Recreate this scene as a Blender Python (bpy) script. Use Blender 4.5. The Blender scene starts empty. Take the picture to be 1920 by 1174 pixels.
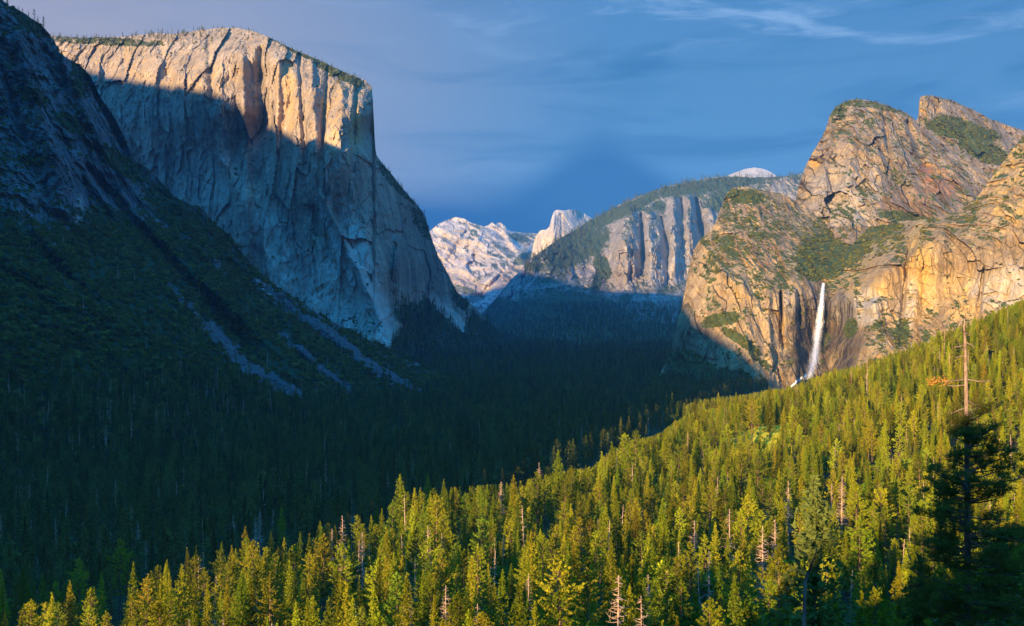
import bpy, math, random
import numpy as np

# ------------------------------------------------------------------ camera, world, sun, exposure
SC = bpy.context.scene
COL = SC.collection
F, CX, CY = 2000.0, 960.0, 587.0          # focal length and centre of the picture, in its own pixels
cam_d = bpy.data.cameras.new('camera'); cam = bpy.data.objects.new('camera', cam_d); COL.objects.link(cam)
cam_d.sensor_width = 36.0; cam_d.lens = 36.0 * F / 1920.0
cam_d.clip_start = 1.0; cam_d.clip_end = 80000.0
cam.location = (0, 0, 0); cam.rotation_euler = (math.radians(90), 0, 0)
SC.camera = cam

SUN_EL, SUN_AZ = math.radians(9.0), math.radians(29.0)     # AZ: how far left of straight behind the camera
SA, CA, TE = math.sin(SUN_AZ), math.cos(SUN_AZ), math.tan(SUN_EL)
sun_d = bpy.data.lights.new('sun', 'SUN'); sun = bpy.data.objects.new('sun', sun_d); COL.objects.link(sun)
sun_d.energy = 5.0; sun_d.angle = math.radians(0.5); sun_d.color = (1.0, 0.70, 0.35)
from mathutils import Vector
tosun = Vector((-SA * math.cos(SUN_EL), -CA * math.cos(SUN_EL), math.sin(SUN_EL)))
sun.rotation_euler = tosun.to_track_quat('Z', 'Y').to_euler()

SC.view_settings.view_transform = 'Standard'; SC.view_settings.look = 'None'
SC.view_settings.exposure = 1.5; SC.view_settings.gamma = 1.0; SC.view_settings.use_curve_mapping = False
SC.cycles.max_bounces = 5; SC.cycles.diffuse_bounces = 3; SC.cycles.transmission_bounces = 2
SC.cycles.volume_bounces = 0; SC.cycles.transparent_max_bounces = 10
SC.cycles.use_denoising = True
SC.cycles.use_adaptive_sampling = True

class NT:
    """small helper to write node trees"""
    def __init__(s, tree): s.t = tree; s.n = tree.nodes; s.l = tree.links
    def node(s, typ, props=None, **ins):
        nd = s.n.new(typ)
        for k, v in (props or {}).items(): setattr(nd, k, v)
        for k, v in ins.items():
            key = int(k[1:]) if k[0] == 'i' and k[1:].isdigit() else k.replace('_', ' ')
            s.put(nd.inputs[key], v)
        return nd
    def put(s, sock, v):
        if isinstance(v, bpy.types.NodeSocket): s.l.new(v, sock)
        else:
            if isinstance(v, (tuple, list)) and sock.type == 'RGBA' and len(v) == 3: v = (*v, 1.0)
            sock.default_value = v
    def math(s, op, a, b=0.0, clamp=False):
        return s.node('ShaderNodeMath', {'operation': op, 'use_clamp': clamp}, i0=a, i1=b).outputs[0]
    def mix(s, f, a, b, mode='MIX'):
        nd = s.node('ShaderNodeMix', {'data_type': 'RGBA', 'blend_type': mode, 'clamp_factor': True})
        s.put(nd.inputs[0], f); s.put(nd.inputs[6], a); s.put(nd.inputs[7], b); return nd.outputs[2]
    def rng(s, v, a, b, c=0.0, d=1.0, smooth=True):
        nd = s.node('ShaderNodeMapRange', {'interpolation_type': 'SMOOTHSTEP' if smooth else 'LINEAR'}, i0=v, i1=a, i2=b, i3=c, i4=d)
        return nd.outputs[0]
    def mapping(s, v, scale, loc=(0, 0, 0)):
        return s.node('ShaderNodeMapping', None, Vector=v, Scale=scale, Location=loc).outputs[0]
    def noise(s, v, scale=1.0, detail=4.0, rough=0.55, dist=0.0):
        return s.node('ShaderNodeTexNoise', None, Vector=v, Scale=scale, Detail=detail, Roughness=rough, Distortion=dist).outputs[0]

def make_world():
    w = bpy.data.worlds.new('World'); SC.world = w; w.use_nodes = True
    T = NT(w.node_tree); T.n.clear()
    sky = T.node('ShaderNodeTexSky', {'sky_type': 'NISHITA', 'sun_disc': False, 'sun_elevation': SUN_EL,
                 'sun_rotation': math.radians(180) + SUN_AZ, 'altitude': 1350.0, 'air_density': 1.0, 'dust_density': 0.4, 'ozone_density': 3.0})
    d = T.node('ShaderNodeTexCoord').outputs['Generated']
    sep = T.node('ShaderNodeSeparateXYZ', None, i0=d)
    x, y, z = sep.outputs
    hyp = T.math('SQRT', T.math('ADD', T.math('MULTIPLY', x, x), T.math('MULTIPLY', y, y)))
    el = T.math('ARCTAN2', z, hyp)                       # elevation, radians
    az = T.math('ARCTAN2', x, y)                         # 0 ahead, + to the right
    # cloud deck: a lifted veil whose lower edge wanders, clear storm-blue air beneath
    v = T.mapping(d, (1.6, 1.6, 7.0))
    n1 = T.noise(v, 1.3, 3.0, 0.5, 0.6)
    v2 = T.mapping(d, (2.0, 2.0, 13.0), (3.1, 0.7, 0))
    n2 = T.noise(v2, 2.0, 6.0, 0.6, 0.9)
    v3 = T.mapping(d, (2.4, 2.4, 12.0), (2.9, 0.5, 4.6))
    n3 = T.noise(v3, 3.0, 7.0, 0.62, 0.6)
    # clear window shaped like a low hill, and the general lift of the deck
    hump = T.math('MULTIPLY', T.math('POWER', 2.718, T.math('MULTIPLY', -1.0, T.math('POWER', T.math('DIVIDE', T.math('SUBTRACT', az, 0.083), 0.06), 2.0))), 0.050)
    edge = T.math('ADD', 0.092, hump)
    edge = T.math('ADD', edge, T.math('MULTIPLY', T.math('SUBTRACT', n1, 0.5), 0.06))
    soft = T.rng(T.math('SUBTRACT', el, edge), -0.006, 0.036)
    nish = T.node('ShaderNodeVectorMath', {'operation': 'SCALE'}, i0=sky.outputs[0]); nish.inputs['Scale'].default_value = 0.10
    nish = T.mix(1.0, nish.outputs[0], SKY_TINT, 'MULTIPLY')
    lowc = SKY_LOW
    veil_r, veil_l = SKY_RIGHT, SKY_LEFT
    veil = T.mix(T.math('MULTIPLY', T.rng(az, 0.14, -0.40), T.rng(az, -1.3, -0.7)), veil_r, veil_l)
    veil = T.mix(T.rng(el, 0.20, 0.36, 0.0, 0.35), veil, (0.03, 0.13, 0.33))
    base = T.mix(0.93, nish, lowc)
    base = T.mix(T.math('MULTIPLY', soft, 0.9), base, veil)
    # darker and lighter streaks in the veil
    base = T.mix(T.math('MULTIPLY', T.rng(n2, 0.44, 0.72), T.math('MULTIPLY', T.math('MULTIPLY', soft, 0.75), T.rng(az, -0.25, 0.12, 0.25, 1.0))), base, (0.012, 0.085, 0.22))
    wis = T.math('MULTIPLY', T.rng(n3, 0.50, 0.72), T.rng(T.math('ADD', el, T.math('MULTIPLY', az, 0.15)), 0.21, 0.30))
    base = T.mix(T.math('MULTIPLY', wis, 0.75), base, (0.17, 0.28, 0.46))
    # high overhead, out of view: much brighter blue added as fill light
    base = T.mix(T.rng(el, 0.36, 0.8), base, T.mix(0.5, nish, SKY_TOP))
    bg = T.node('ShaderNodeBackground', None, Color=base, Strength=SKY_GAIN)
    T.l.new(bg.outputs[0], T.node('ShaderNodeOutputWorld').inputs[0])
SKY_TINT = (0.25, 0.75, 1.6)
SKY_LOW = (0.0, 0.042, 0.145)
SKY_RIGHT = (0.050, 0.150, 0.31)
SKY_LEFT = (0.25, 0.235, 0.285)
SKY_TOP = (0.02, 0.72, 2.0)
SKY_GAIN = 0.62
make_world()

# ------------------------------------------------------------------ numbers: noise, splines, rays
rs = np.random.RandomState(11); rnd = random.Random(5)
_perm = rs.permutation(256); _perm = np.concatenate([_perm, _perm, _perm])
_g = rs.normal(size=(256, 3)); _g /= np.linalg.norm(_g, axis=1)[:, None]
def perlin(x, y, z):
    xi, yi, zi = np.floor(x).astype(int), np.floor(y).astype(int), np.floor(z).astype(int)
    xf, yf, zf = x - xi, y - yi, z - zi
    u, v, w = [t * t * t * (t * (t * 6 - 15) + 10) for t in (xf, yf, zf)]
    xi, yi, zi = xi & 255, yi & 255, zi & 255
    def c(i, j, k):
        g = _g[_perm[_perm[_perm[(xi + i) & 255] + ((yi + j) & 255)] + ((zi + k) & 255)]]
        return g[..., 0] * (xf - i) + g[..., 1] * (yf - j) + g[..., 2] * (zf - k)
    x00 = c(0,0,0) * (1-u) + c(1,0,0) * u; x10 = c(0,1,0) * (1-u) + c(1,1,0) * u
    x01 = c(0,0,1) * (1-u) + c(1,0,1) * u; x11 = c(0,1,1) * (1-u) + c(1,1,1) * u
    return ((x00 * (1-v) + x10 * v) * (1-w) + (x01 * (1-v) + x11 * v) * w) * 1.5
def fbm(x, y, z, o=5, gain=0.5, ridged=False):
    s = 0.0; a = 1.0; t = 0.0
    for i in range(o):
        n = perlin(x * 2**i + 17.3*i, y * 2**i + 5.1*i, z * 2**i + 9.7*i)
        if ridged: n = 1.0 - 2.0 * np.abs(n) * 1.4
        s = s + a * n; t += a; a *= gain
    return s / t
def facets(u, v, seed, tilt=0.5, jit=0.85):
    """fractured rock: a tilted flat piece in every Voronoi cell of the (u, v) plane"""
    iu, iv = np.floor(u).astype(int), np.floor(v).astype(int); best = np.full(u.shape, 1e9); out = np.zeros(u.shape)
    for di in (-1, 0, 1):
        for dj in (-1, 0, 1):
            a, b = iu + di, iv + dj; h = _perm[_perm[(a + seed) & 255] + (b & 255)]; h2 = _perm[(h + 91) & 255]; h3 = _perm[(h2 + 37) & 255]; h4 = _perm[(h3 + 11) & 255]
            cu, cv = a + 0.5 + (h / 255.0 - 0.5) * jit, b + 0.5 + (h2 / 255.0 - 0.5) * jit
            d = (u - cu)**2 + (v - cv)**2; m = d < best
            val = (h3 / 255.0 - 0.5) + tilt * ((h4 / 255.0 - 0.5) * 2 * (u - cu) + (h / 255.0 - 0.5) * 1.4 * (v - cv))
            best = np.where(m, d, best); out = np.where(m, val, out)
    return out
def sstep(a, b, x):
    t = np.clip((x - a) / (b - a), 0, 1); return t * t * (3 - 2 * t)
def tps(ctrl, px, py):
    c = np.array(ctrl, float); S = 300.0
    P = c[:, :2] / S; n = len(c)
    def K(d2): return np.where(d2 > 0, d2 * np.log(np.maximum(d2, 1e-12)), 0.0)
    d2 = ((P[:, None] - P[None]) ** 2).sum(-1)
    A = np.zeros((n+3, n+3)); A[:n, :n] = K(d2) + np.eye(n) * 0.004
    A[:n, n] = 1; A[:n, n+1:] = P; A[n:, :n] = A[:n, n:].T
    b = np.zeros(n+3); b[:n] = c[:, 2]
    w = np.linalg.solve(A, b)
    qx, qy = px / S, py / S; out = w[n] + w[n+1] * qx + w[n+2] * qy
    for i in range(n): out = out + w[i] * K((qx - P[i, 0])**2 + (qy - P[i, 1])**2)
    return out
def at(px, py, Y): return ((px - CX) / F * Y, Y, (CY - py) / F * Y)

# ------------------------------------------------------------------ materials
def new_mat(name):
    m = bpy.data.materials.new(name); m.use_nodes = True; T = NT(m.node_tree); T.n.clear()
    out = T.node('ShaderNodeOutputMaterial'); return m, T, out
def attr(T, name): return T.node('ShaderNodeAttribute', {'attribute_name': name}).outputs['Fac']

def rock_mat(name, light, dark, streak=(70, 380), fine=9.0, contrast=1.0, bump=5.0, stain=(0.52, 0.30, 0.07), veg=(0.045, 0.065, 0.018)):
    m, T, out = new_mat(name)
    co = T.node('ShaderNodeTexCoord').outputs['Object']
    sx, sz = streak
    s1 = T.noise(T.mapping(co, (1/sx, 1/sx, 1/sz)), 1.0, 8.0, 0.62, 0.4)
    s2 = T.noise(T.mapping(co, (4.5/sx, 4.5/sx, 2.0/sz), (7, 3, 1)), 1.0, 7.0, 0.65, 0.3)
    bl = T.noise(T.mapping(co, (1/260, 1/260, 1/200), (2, 9, 4)), 1.0, 5.0, 0.55, 0.2)
    fi = T.noise(T.mapping(co, (1/fine, 1/fine, 0.55/fine)), 1.0, 6.0, 0.7, 0.1)
    lo, hi = 0.5 - 0.16/contrast, 0.5 + 0.16/contrast
    f = T.math('ADD', T.math('MULTIPLY', T.rng(s1, lo, hi), 0.36), T.math('ADD', T.math('MULTIPLY', T.rng(s2, lo, hi), 0.26),
        T.math('ADD', T.math('MULTIPLY', T.rng(bl, 0.40, 0.60), 0.26), T.math('MULTIPLY', T.rng(fi, 0.36, 0.64), 0.22))))
    c = T.mix(f, dark, light)
    wc = T.node('ShaderNodeVectorMath', {'operation': 'ADD'}, i0=T.mapping(co, (3.2/sx, 3.2/sx, 2.2/sz)), i1=T.node('ShaderNodeTexNoise', None, Vector=T.mapping(co, (2/sx, 2/sx, 2/sz)), Scale=1.0, Detail=4.0).outputs[1]).outputs[0]
    ck = T.node('ShaderNodeTexVoronoi', {'feature': 'DISTANCE_TO_EDGE'}, Vector=wc, Scale=1.0).outputs['Distance']
    c = T.mix(T.math('MULTIPLY', T.rng(ck, 0.09, 0.0), T.rng(bl, 0.44, 0.62, 0.0, 0.28)), c, tuple(q * 0.55 for q in dark))
    big = T.noise(T.mapping(co, (2.2/sx, 2.2/sx, 1.3/sz), (11, 2, 6)), 0.35, 3.0, 0.5, 0.2)
    c = T.mix(T.rng(big, 0.40, 0.62, 0.0, 0.42), c, tuple(q * 0.8 for q in dark))
    sk = T.noise(T.mapping(co, (9.0/sx, 9.0/sx, 0.75/sz), (3, 8, 2)), 1.0, 5.0, 0.6, 0.15)
    c = T.mix(T.math('MULTIPLY', T.rng(sk, 0.55, 0.63), T.rng(s1, 0.42, 0.58, 0.5, 0.0)), c, tuple(q * 0.6 for q in dark))
    c = T.mix(T.math('MULTIPLY', T.rng(sk, 0.42, 0.34), T.rng(s1, 0.45, 0.6, 0.0, 0.6)), c, tuple(min(0.75, q * 1.35) for q in light))
    # mineral staining
    sm = T.math('MULTIPLY', attr(T, 'stain'), T.rng(T.noise(T.mapping(co, (1/34, 1/34, 1/170), (5, 5, 5)), 1.0, 6.0, 0.6, 0.5), 0.40, 0.60))
    c = T.mix(T.math('MULTIPLY', sm, 0.85), c, stain)
    c = T.mix(T.math('MULTIPLY', attr(T, 'red'), T.rng(s2, 0.36, 0.62)), c, (0.34, 0.10, 0.035))
    c = T.mix(T.math('MULTIPLY', attr(T, 'pale'), T.rng(s2, 0.30, 0.60, 0.35, 1.0)), c, (0.62, 0.56, 0.48))
    c = T.mix(T.math('MULTIPLY', attr(T, 'wet_and_shade'), T.rng(s2, 0.35, 0.65, 1.0, 0.55)), c, (0.05, 0.04, 0.036))  # wet rock by the falls, and shade painted into the colour elsewhere
    # scrub and soil on ledges
    vn = T.noise(T.mapping(co, (1/16, 1/16, 1/11)), 1.0, 5.0, 0.65)
    vf = T.rng(T.math('ADD', attr(T, 'veg'), T.math('MULTIPLY', T.math('SUBTRACT', vn, 0.5), 1.3)), 0.42, 0.60)
    vc = T.mix(T.rng(fi, 0.35, 0.65), veg, tuple(v * 1.9 for v in veg))
    c = T.mix(vf, c, vc)
    h = T.math('ADD', T.math('MULTIPLY', s2, 1.4), T.math('MULTIPLY', fi, 1.6))
    bp = T.node('ShaderNodeBump', None, Strength=1.0, Distance=bump, Height=h)
    b = T.node('ShaderNodeBsdfPrincipled', None, Base_Color=c, Roughness=0.9, Normal=bp.outputs[0])
    b.inputs['Specular IOR Level'].default_value = 0.15
    T.l.new(b.outputs[0], out.inputs[0]); return m

def foliage_mat(name, a, b, tr=0.35, hue=0.04):
    m, T, out = new_mat(name)
    r = T.node('ShaderNodeObjectInfo').outputs['Random']
    co = T.node('ShaderNodeTexCoord').outputs['Object']
    n = T.noise(co, 0.9, 2.0, 0.5)
    c = T.mix(r, a, b)
    c = T.mix(T.rng(T.math('FRACT', T.math('MULTIPLY', r, 31.7)), 0.90, 0.99, 0.0, 0.38), c, (b[0] * 1.15, b[1] * 0.72, b[2]))
    c = T.mix(T.rng(T.math('FRACT', T.math('MULTIPLY', r, 53.3)), 0.75, 0.99, 0.0, 0.6), c, (a[0] * 0.45, a[1] * 0.8, a[2] * 1.8))
    c = T.mix(T.rng(n, 0.35, 0.65, 0.0, 0.5), c, tuple(v * 0.55 for v in a))
    hs = T.node('ShaderNodeHueSaturation', None, Color=c, Hue=T.rng(T.math('FRACT', T.math('MULTIPLY', r, 7.31)), 0, 1, 0.5 - hue, 0.5 + hue * 0.4, False),
                Value=T.rng(T.math('FRACT', T.math('MULTIPLY', r, 13.7)), 0, 1, 0.55, 1.42, False), Saturation=1.0)
    d = T.node('ShaderNodeBsdfDiffuse', None, Color=hs.outputs[0]); t = T.node('ShaderNodeBsdfTranslucent', None, Color=hs.outputs[0])
    mx = T.node('ShaderNodeMixShader', None, i0=tr, i1=d.outputs[0], i2=t.outputs[0])
    T.l.new(mx.outputs[0], out.inputs[0]); return m

def bark_mat(name, a, b, sc=2.5):
    m, T, out = new_mat(name)
    co = T.node('ShaderNodeTexCoord').outputs['Object']
    n = T.noise(T.mapping(co, (sc, sc, sc * 0.25)), 1.0, 5.0, 0.6)
    c = T.mix(T.rng(n, 0.35, 0.65), a, b)
    bp = T.node('ShaderNodeBump', None, Strength=0.8, Distance=0.08, Height=n)
    d = T.node('ShaderNodeBsdfDiffuse', None, Color=c, Normal=bp.outputs[0])
    T.l.new(d.outputs[0], out.inputs[0]); return m

def ground_mat(name, a, b, grass):
    m, T, out = new_mat(name)
    co = T.node('ShaderNodeTexCoord').outputs['Object']
    n = T.noise(T.mapping(co, (1/30, 1/30, 1/30)), 1.0, 7.0, 0.65); n2 = T.noise(T.mapping(co, (1/4, 1/4, 1/4)), 1.0, 4.0, 0.6)
    c = T.mix(T.rng(n, 0.35, 0.65), a, b)
    c = T.mix(T.rng(T.math('ADD', attr(T, 'grass'), T.math('MULTIPLY', T.math('SUBTRACT', n2, 0.5), 0.8)), 0.4, 0.65), c, grass)
    bp = T.node('ShaderNodeBump', None, Strength=1.0, Distance=1.5, Height=n2)
    d = T.node('ShaderNodeBsdfDiffuse', None, Color=c, Normal=bp.outputs[0])
    T.l.new(d.outputs[0], out.inputs[0]); return m

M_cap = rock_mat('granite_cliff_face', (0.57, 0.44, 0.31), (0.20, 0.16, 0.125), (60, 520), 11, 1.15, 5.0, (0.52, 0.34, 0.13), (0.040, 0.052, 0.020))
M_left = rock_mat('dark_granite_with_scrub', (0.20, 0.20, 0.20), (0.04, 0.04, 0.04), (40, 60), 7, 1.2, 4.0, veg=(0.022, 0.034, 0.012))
M_right = rock_mat('golden_granite', (0.63, 0.45, 0.23), (0.25, 0.165, 0.09), (46, 330), 8, 1.1, 4.5, (0.62, 0.40, 0.11), (0.055, 0.070, 0.018))
M_cath = rock_mat('brown_grey_granite', (0.48, 0.36, 0.235), (0.19, 0.14, 0.095), (50, 130), 9, 1.1, 5.5, (0.58, 0.37, 0.10), (0.055, 0.070, 0.018))
M_mid = rock_mat('grey_buff_granite', (0.52, 0.44, 0.36), (0.20, 0.17, 0.14), (60, 300), 20, 1.2, 12.0, (0.5, 0.36, 0.15), (0.040, 0.058, 0.018))
M_pale = rock_mat('pale_bare_granite', (0.70, 0.60, 0.50), (0.38, 0.33, 0.28), (220, 260), 40, 1.0, 16.0, (0.5, 0.4, 0.3), (0.06, 0.075, 0.04))
M_ground = ground_mat('forest_floor', (0.045, 0.038, 0.022), (0.07, 0.065, 0.03), (0.45, 0.38, 0.03))
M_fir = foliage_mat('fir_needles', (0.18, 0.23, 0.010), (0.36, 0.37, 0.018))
M_dark = foliage_mat('shade_side_needles', (0.085, 0.110, 0.028), (0.135, 0.155, 0.036), 0.25)  # darker copy of the fir needles, shade put into the colour
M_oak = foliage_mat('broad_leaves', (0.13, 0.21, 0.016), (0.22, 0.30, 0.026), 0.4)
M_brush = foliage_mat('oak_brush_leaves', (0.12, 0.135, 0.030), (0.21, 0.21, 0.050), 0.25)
M_pine = foliage_mat('long_pine_needles', (0.15, 0.17, 0.03), (0.22, 0.21, 0.04), 0.45)
M_bark = bark_mat('reddish_bark', (0.10, 0.06, 0.04), (0.28, 0.17, 0.11))
M_snag = bark_mat('weathered_dead_wood', (0.30, 0.19, 0.13), (0.58, 0.41, 0.30))
M_barebark = bark_mat('orange_bare_trunk', (0.17, 0.11, 0.08), (0.36, 0.25, 0.18), 9)
M_deadneedle = foliage_mat('dying_needles', (0.42, 0.24, 0.04), (0.50, 0.30, 0.06), 0.3)

# ------------------------------------------------------------------ mesh helpers
def mesh_from(name, V, faces, mats, attrs=None, matidx=None, smooth=True):
    me = bpy.data.meshes.new(name)
    V = np.asarray(V, np.float32); me.vertices.add(len(V)); me.vertices.foreach_set('co', V.ravel())
    if isinstance(faces, np.ndarray):
        k = faces.shape[1]; n = len(faces)
        me.loops.add(n * k); me.polygons.add(n)
        me.loops.foreach_set('vertex_index', faces.astype(np.int32).ravel())
        me.polygons.foreach_set('loop_start', np.arange(0, n * k, k, dtype=np.int32))
    me.update(calc_edges=True); me.validate()
    for m in mats: me.materials.append(m)
    if matidx is not None: me.polygons.foreach_set('material_index', np.asarray(matidx, np.int32))
    me.polygons.foreach_set('use_smooth', np.full(len(me.polygons), smooth))
    for k, v in (attrs or {}).items():
        a = me.attributes.new(k, 'FLOAT', 'POINT'); a.data.foreach_set('value', np.asarray(v, np.float32).ravel())
    me.update(); return me
def link(name, me, parent=None):
    o = bpy.data.objects.new(name, me); COL.objects.link(o)
    if parent: o.parent = parent
    return o
def tag(o, label=None, cat=None, group=None, kind=None):
    if label: o['label'] = label
    if cat: o['category'] = cat
    if group: o['group'] = group
    if kind: o['kind'] = kind
    return o
def grid_faces(r, c):
    i = np.arange(r - 1)[:, None] * c + np.arange(c - 1)[None]
    i = i.ravel(); return np.stack([i, i + 1, i + c + 1, i + c], 1)

def soft_ell(px, py, L, nz):
    s = np.zeros_like(px)
    for (cx, cy, rx, ry, ang, st) in L:
        a = math.radians(ang); dx, dy = px - cx, py - cy
        u = (dx * math.cos(a) + dy * math.sin(a)) / rx; v = (-dx * math.sin(a) + dy * math.cos(a)) / ry
        d = np.sqrt(u * u + v * v) + nz * 0.45
        s = np.maximum(s, st * sstep(1.25, 0.65, d))
    return s

SURF = {}
def massif(name, label, x0, x1, nc, nr, top, bot, ctrl, relief, mat, paint=None, features=(), jag=2.0, back=(60, 200, 600, 1400), backdrop=(4, 40, 260, 900), ledge=None, far=1.0):
    """A mountain: a front surface whose distance follows control points, carried over its skyline and down its back."""
    px1 = np.linspace(x0, x1, nc)
    tp = np.interp(px1, [p[0] for p in top], [p[1] for p in top]); bt = np.interp(px1, [p[0] for p in bot], [p[1] for p in bot])
    tp = tp + jag * fbm(px1 / 22.0, px1 * 0 + 3.3, px1 * 0 + len(name), 5, 0.6) * 1.6
    tp = np.minimum(tp, bt - 2)
    t = np.linspace(0, 1, nr)[:, None]
    px = np.broadcast_to(px1, (nr, nc)).copy(); py = bt * (1 - t) + tp * t
    Y = tps(ctrl, px, py) * far
    for (xa, ya, xb, yb, w, amp) in features:           # ribs (+: nearer) and gullies (-) running between two points
        L2 = (xb - xa)**2 + (yb - ya)**2; q = ((px - xa) * (xb - xa) + (py - ya) * (yb - ya)) / L2
        d = np.abs(((px - xa) * (yb - ya) - (py - ya) * (xb - xa)) / math.sqrt(L2) + 0.45 * w * fbm(py / 26.0, px * 0 + xa, px / 60.0, 3, 0.6))
        Y = Y - amp * np.exp(-(d / (w * (0.6 + 0.6 * np.clip(q, 0, 1)) * (1 + 0.25 * perlin(q * 5, q * 0 + xa, q * 0))))**2) * sstep(-0.03, 0.06, q) * sstep(1.15, 0.75, q)
    X, Z = (px - CX) / F * Y, (CY - py) / F * Y
    Y = Y + relief(X, Y, Z, px, py)
    X, Z = (px - CX) / F * Y, (CY - py) / F * Y
    P = np.stack([X, Y, Z], -1)
    du = np.gradient(P, axis=1); dv = np.gradient(P, axis=0); N = np.cross(du, dv); N /= np.linalg.norm(N, axis=-1)[..., None] + 1e-9
    flip = np.sign((N * -P).sum(-1)); N = N * flip[..., None]
    nzv = fbm(px / 26.0, py / 26.0, px * 0 + 1.7, 5, 0.6)
    A = {k: soft_ell(px, py, v, nzv) for k, v in (paint or {}).items()}
    if 'veg' in A: A['veg'] = np.clip(np.minimum(A['veg'], 0.85) + 0.45 * fbm(px / 11.0, py / 9.0, px * 0 + 6.1, 4, 0.6) * (A['veg'] > 0.02), 0, 1)
    for k in ('veg', 'stain', 'red', 'pale', 'wet_and_shade'): A.setdefault(k, np.zeros_like(px))
    if ledge is not None: A['veg'] = np.maximum(A['veg'], sstep(ledge[0], ledge[1], N[..., 2]) * (0.55 + 0.6 * nzv))
    SURF[name] = dict(P=P, px=px, py=py, N=N, veg=A['veg'])
    rows = [P]; at_rows = {k: [v] for k, v in A.items()}
    for b, dz in zip(back, backdrop):
        last = P[-1]; k = (last[:, 1] + b) / last[:, 1]
        R = np.stack([last[:, 0] * k, last[:, 1] + b, last[:, 2] - dz], -1)
        R[:, 2] -= np.abs(fbm(R[:, 0] / 90, R[:, 1] / 90, R[:, 0] * 0, 3)) * min(b, 40) * 0.5
        rows.append(R[None])
        for kk in A: at_rows[kk].append(A[kk][-1:])
    V = np.concatenate(rows, 0); nr2 = V.shape[0]
    at_ = {k: np.concatenate(v, 0).ravel() for k, v in at_rows.items()}
    me = mesh_from(name, V.reshape(-1, 3), grid_faces(nr2, nc), [mat], at_, smooth=False)
    o = link(name, me); tag(o, label, None, None, 'structure'); return o

# ------------------------------------------------------------------ the shape of the ground
def softplus(t): return np.log1p(np.exp(np.clip(t, -30, 30)))
def ground_z(x, y):
    x = np.asarray(x, float); y = np.asarray(y, float)
    D = y + 0.35 * np.maximum(0, -x)
    z = -155 + np.where(D > 0, 137 * np.exp(-np.maximum(D, 0) / 285), 137 + 0.03 * np.minimum(-D, 1500))
    x0 = 150 + 0.45 * np.maximum(0, y - 1000)
    rise = (38 * softplus((x - x0) / 150) + 35 * softplus((x - x0 - 220) / 90)) * np.clip(y / 700, 0, 1)
    rise = np.minimum(rise, 420)
    z = z + rise * (1 - 0.85 * np.exp(-(((x - 545) / 110)**2 + ((y - 2080) / 230)**2)))
    z = z + 11 * np.exp(-(x * x + y * y) / 25.0**2)
    a = x * CA - y * SA; s = x * SA + y * CA                # unseen hill added behind the camera to shade the foreground pine
    z = z + 43 * np.exp(-((a - 2) / 32)**2 - ((s + 105) / 55)**2)
    z = z + 15 * np.exp(-(((x - 208) / 36)**2 + ((y - 885) / 42)**2))        # mound added under the small meadow so it catches the sun
    z = z + 5.0 * fbm(x / 160, y / 160, x * 0 + 0.5, 4) * np.clip(np.hypot(x, y) / 200, 0, 1)
    return z

def build_ground():
    ys = np.concatenate([np.linspace(-4500, -300, 10), np.linspace(-260, 2600, 260), np.geomspace(2650, 18000, 36)])
    xs = np.concatenate([-np.geomspace(11500, 1300, 20), np.linspace(-1250, 1400, 230), np.geomspace(1450, 11500, 20)])
    X, Y = np.meshgrid(xs, ys); Z = ground_z(X, Y)
    Z = np.where(Y > 2600, np.minimum(Z, -155 + 5 * fbm(X/200, Y/200, X*0, 3)), Z)
    px = CX + F * X / np.maximum(Y, 1)
    gr = np.exp(-(((X - 206) / 42)**2 + ((Y - 862) / 50)**2))
    gr = np.where(gr > 0.05, gr, 0)
    o = link('valley_ground', mesh_from('valley_ground', np.stack([X, Y, Z], -1).reshape(-1, 3), grid_faces(*X.shape), [M_ground], {'grass': gr.ravel()}))
    tag(o, 'forest floor sloping down from the viewpoint to the flat valley bottom', kind='structure')
build_ground()

# ------------------------------------------------------------------ unseen ridge, its crest shaped to shade the valley (left of and behind the viewpoint)
# height of its crest as the sun sees it, over the distance across the sun's path
CREST_NEAR = [(-1850, 822), (-1700, 810), (-1500, 750), (-1300, 665), (-1050, 520), (-540, 165), (-504, 125), (-484, 105), (-434, 66), (-380, 44), (-368, 20), (-356, -30), (-342, -68), (-328, -90), (-311, -104), (-280, -120), (-240, -140), (-150, -200)]
# where the edge of the shade lies on the far walls, as picture points on each surface
SHADE_EDGE = {'granite_monolith': [(120, 118), (185, 138), (230, 148), (300, 162), (370, 170), (420, 182), (450, 202), (500, 235), (540, 252), (600, 287), (660, 320), (690, 338)],
              'spired_ridge': [(990, 512), (1040, 520), (1100, 543), (1130, 545), (1165, 534), (1210, 545), (1250, 558)],
              'pale_ridge': [(860, 552), (900, 550), (950, 535), (990, 530)],
              'waterfall_cliff': [(1284, 572), (1310, 610), (1350, 634), (1400, 664), (1450, 706)]}
def sun_coords(x, y, z): return x * CA - y * SA, z + (x * SA + y * CA) * TE
def crest_profile():
    L = list(CREST_NEAR)
    for nm, pts in SHADE_EDGE.items():
        d = SURF[nm]
        for px, py in pts:
            if nm == 'spired_ridge' and px > 1090: continue       # there the great cliff itself throws the shade
            k = np.argmin((d['px'] - px)**2 + (d['py'] - py)**2); a, b = sun_coords(*d['P'].reshape(-1, 3)[k]); L.append((float(a), float(b)))
            if PRINT:
                A_, B_ = sun_coords(*np.moveaxis(SURF['granite_monolith']['P'], -1, 0)); m = np.abs(A_ - a) < 25
                print('edge', nm, px, py, round(a), round(b), 'cliff top there', round(B_[m].max()) if m.any() else None)
    L.sort(); L = [(-12000, L[0][1] + 250)] + L
    return L
PRINT = False

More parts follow.
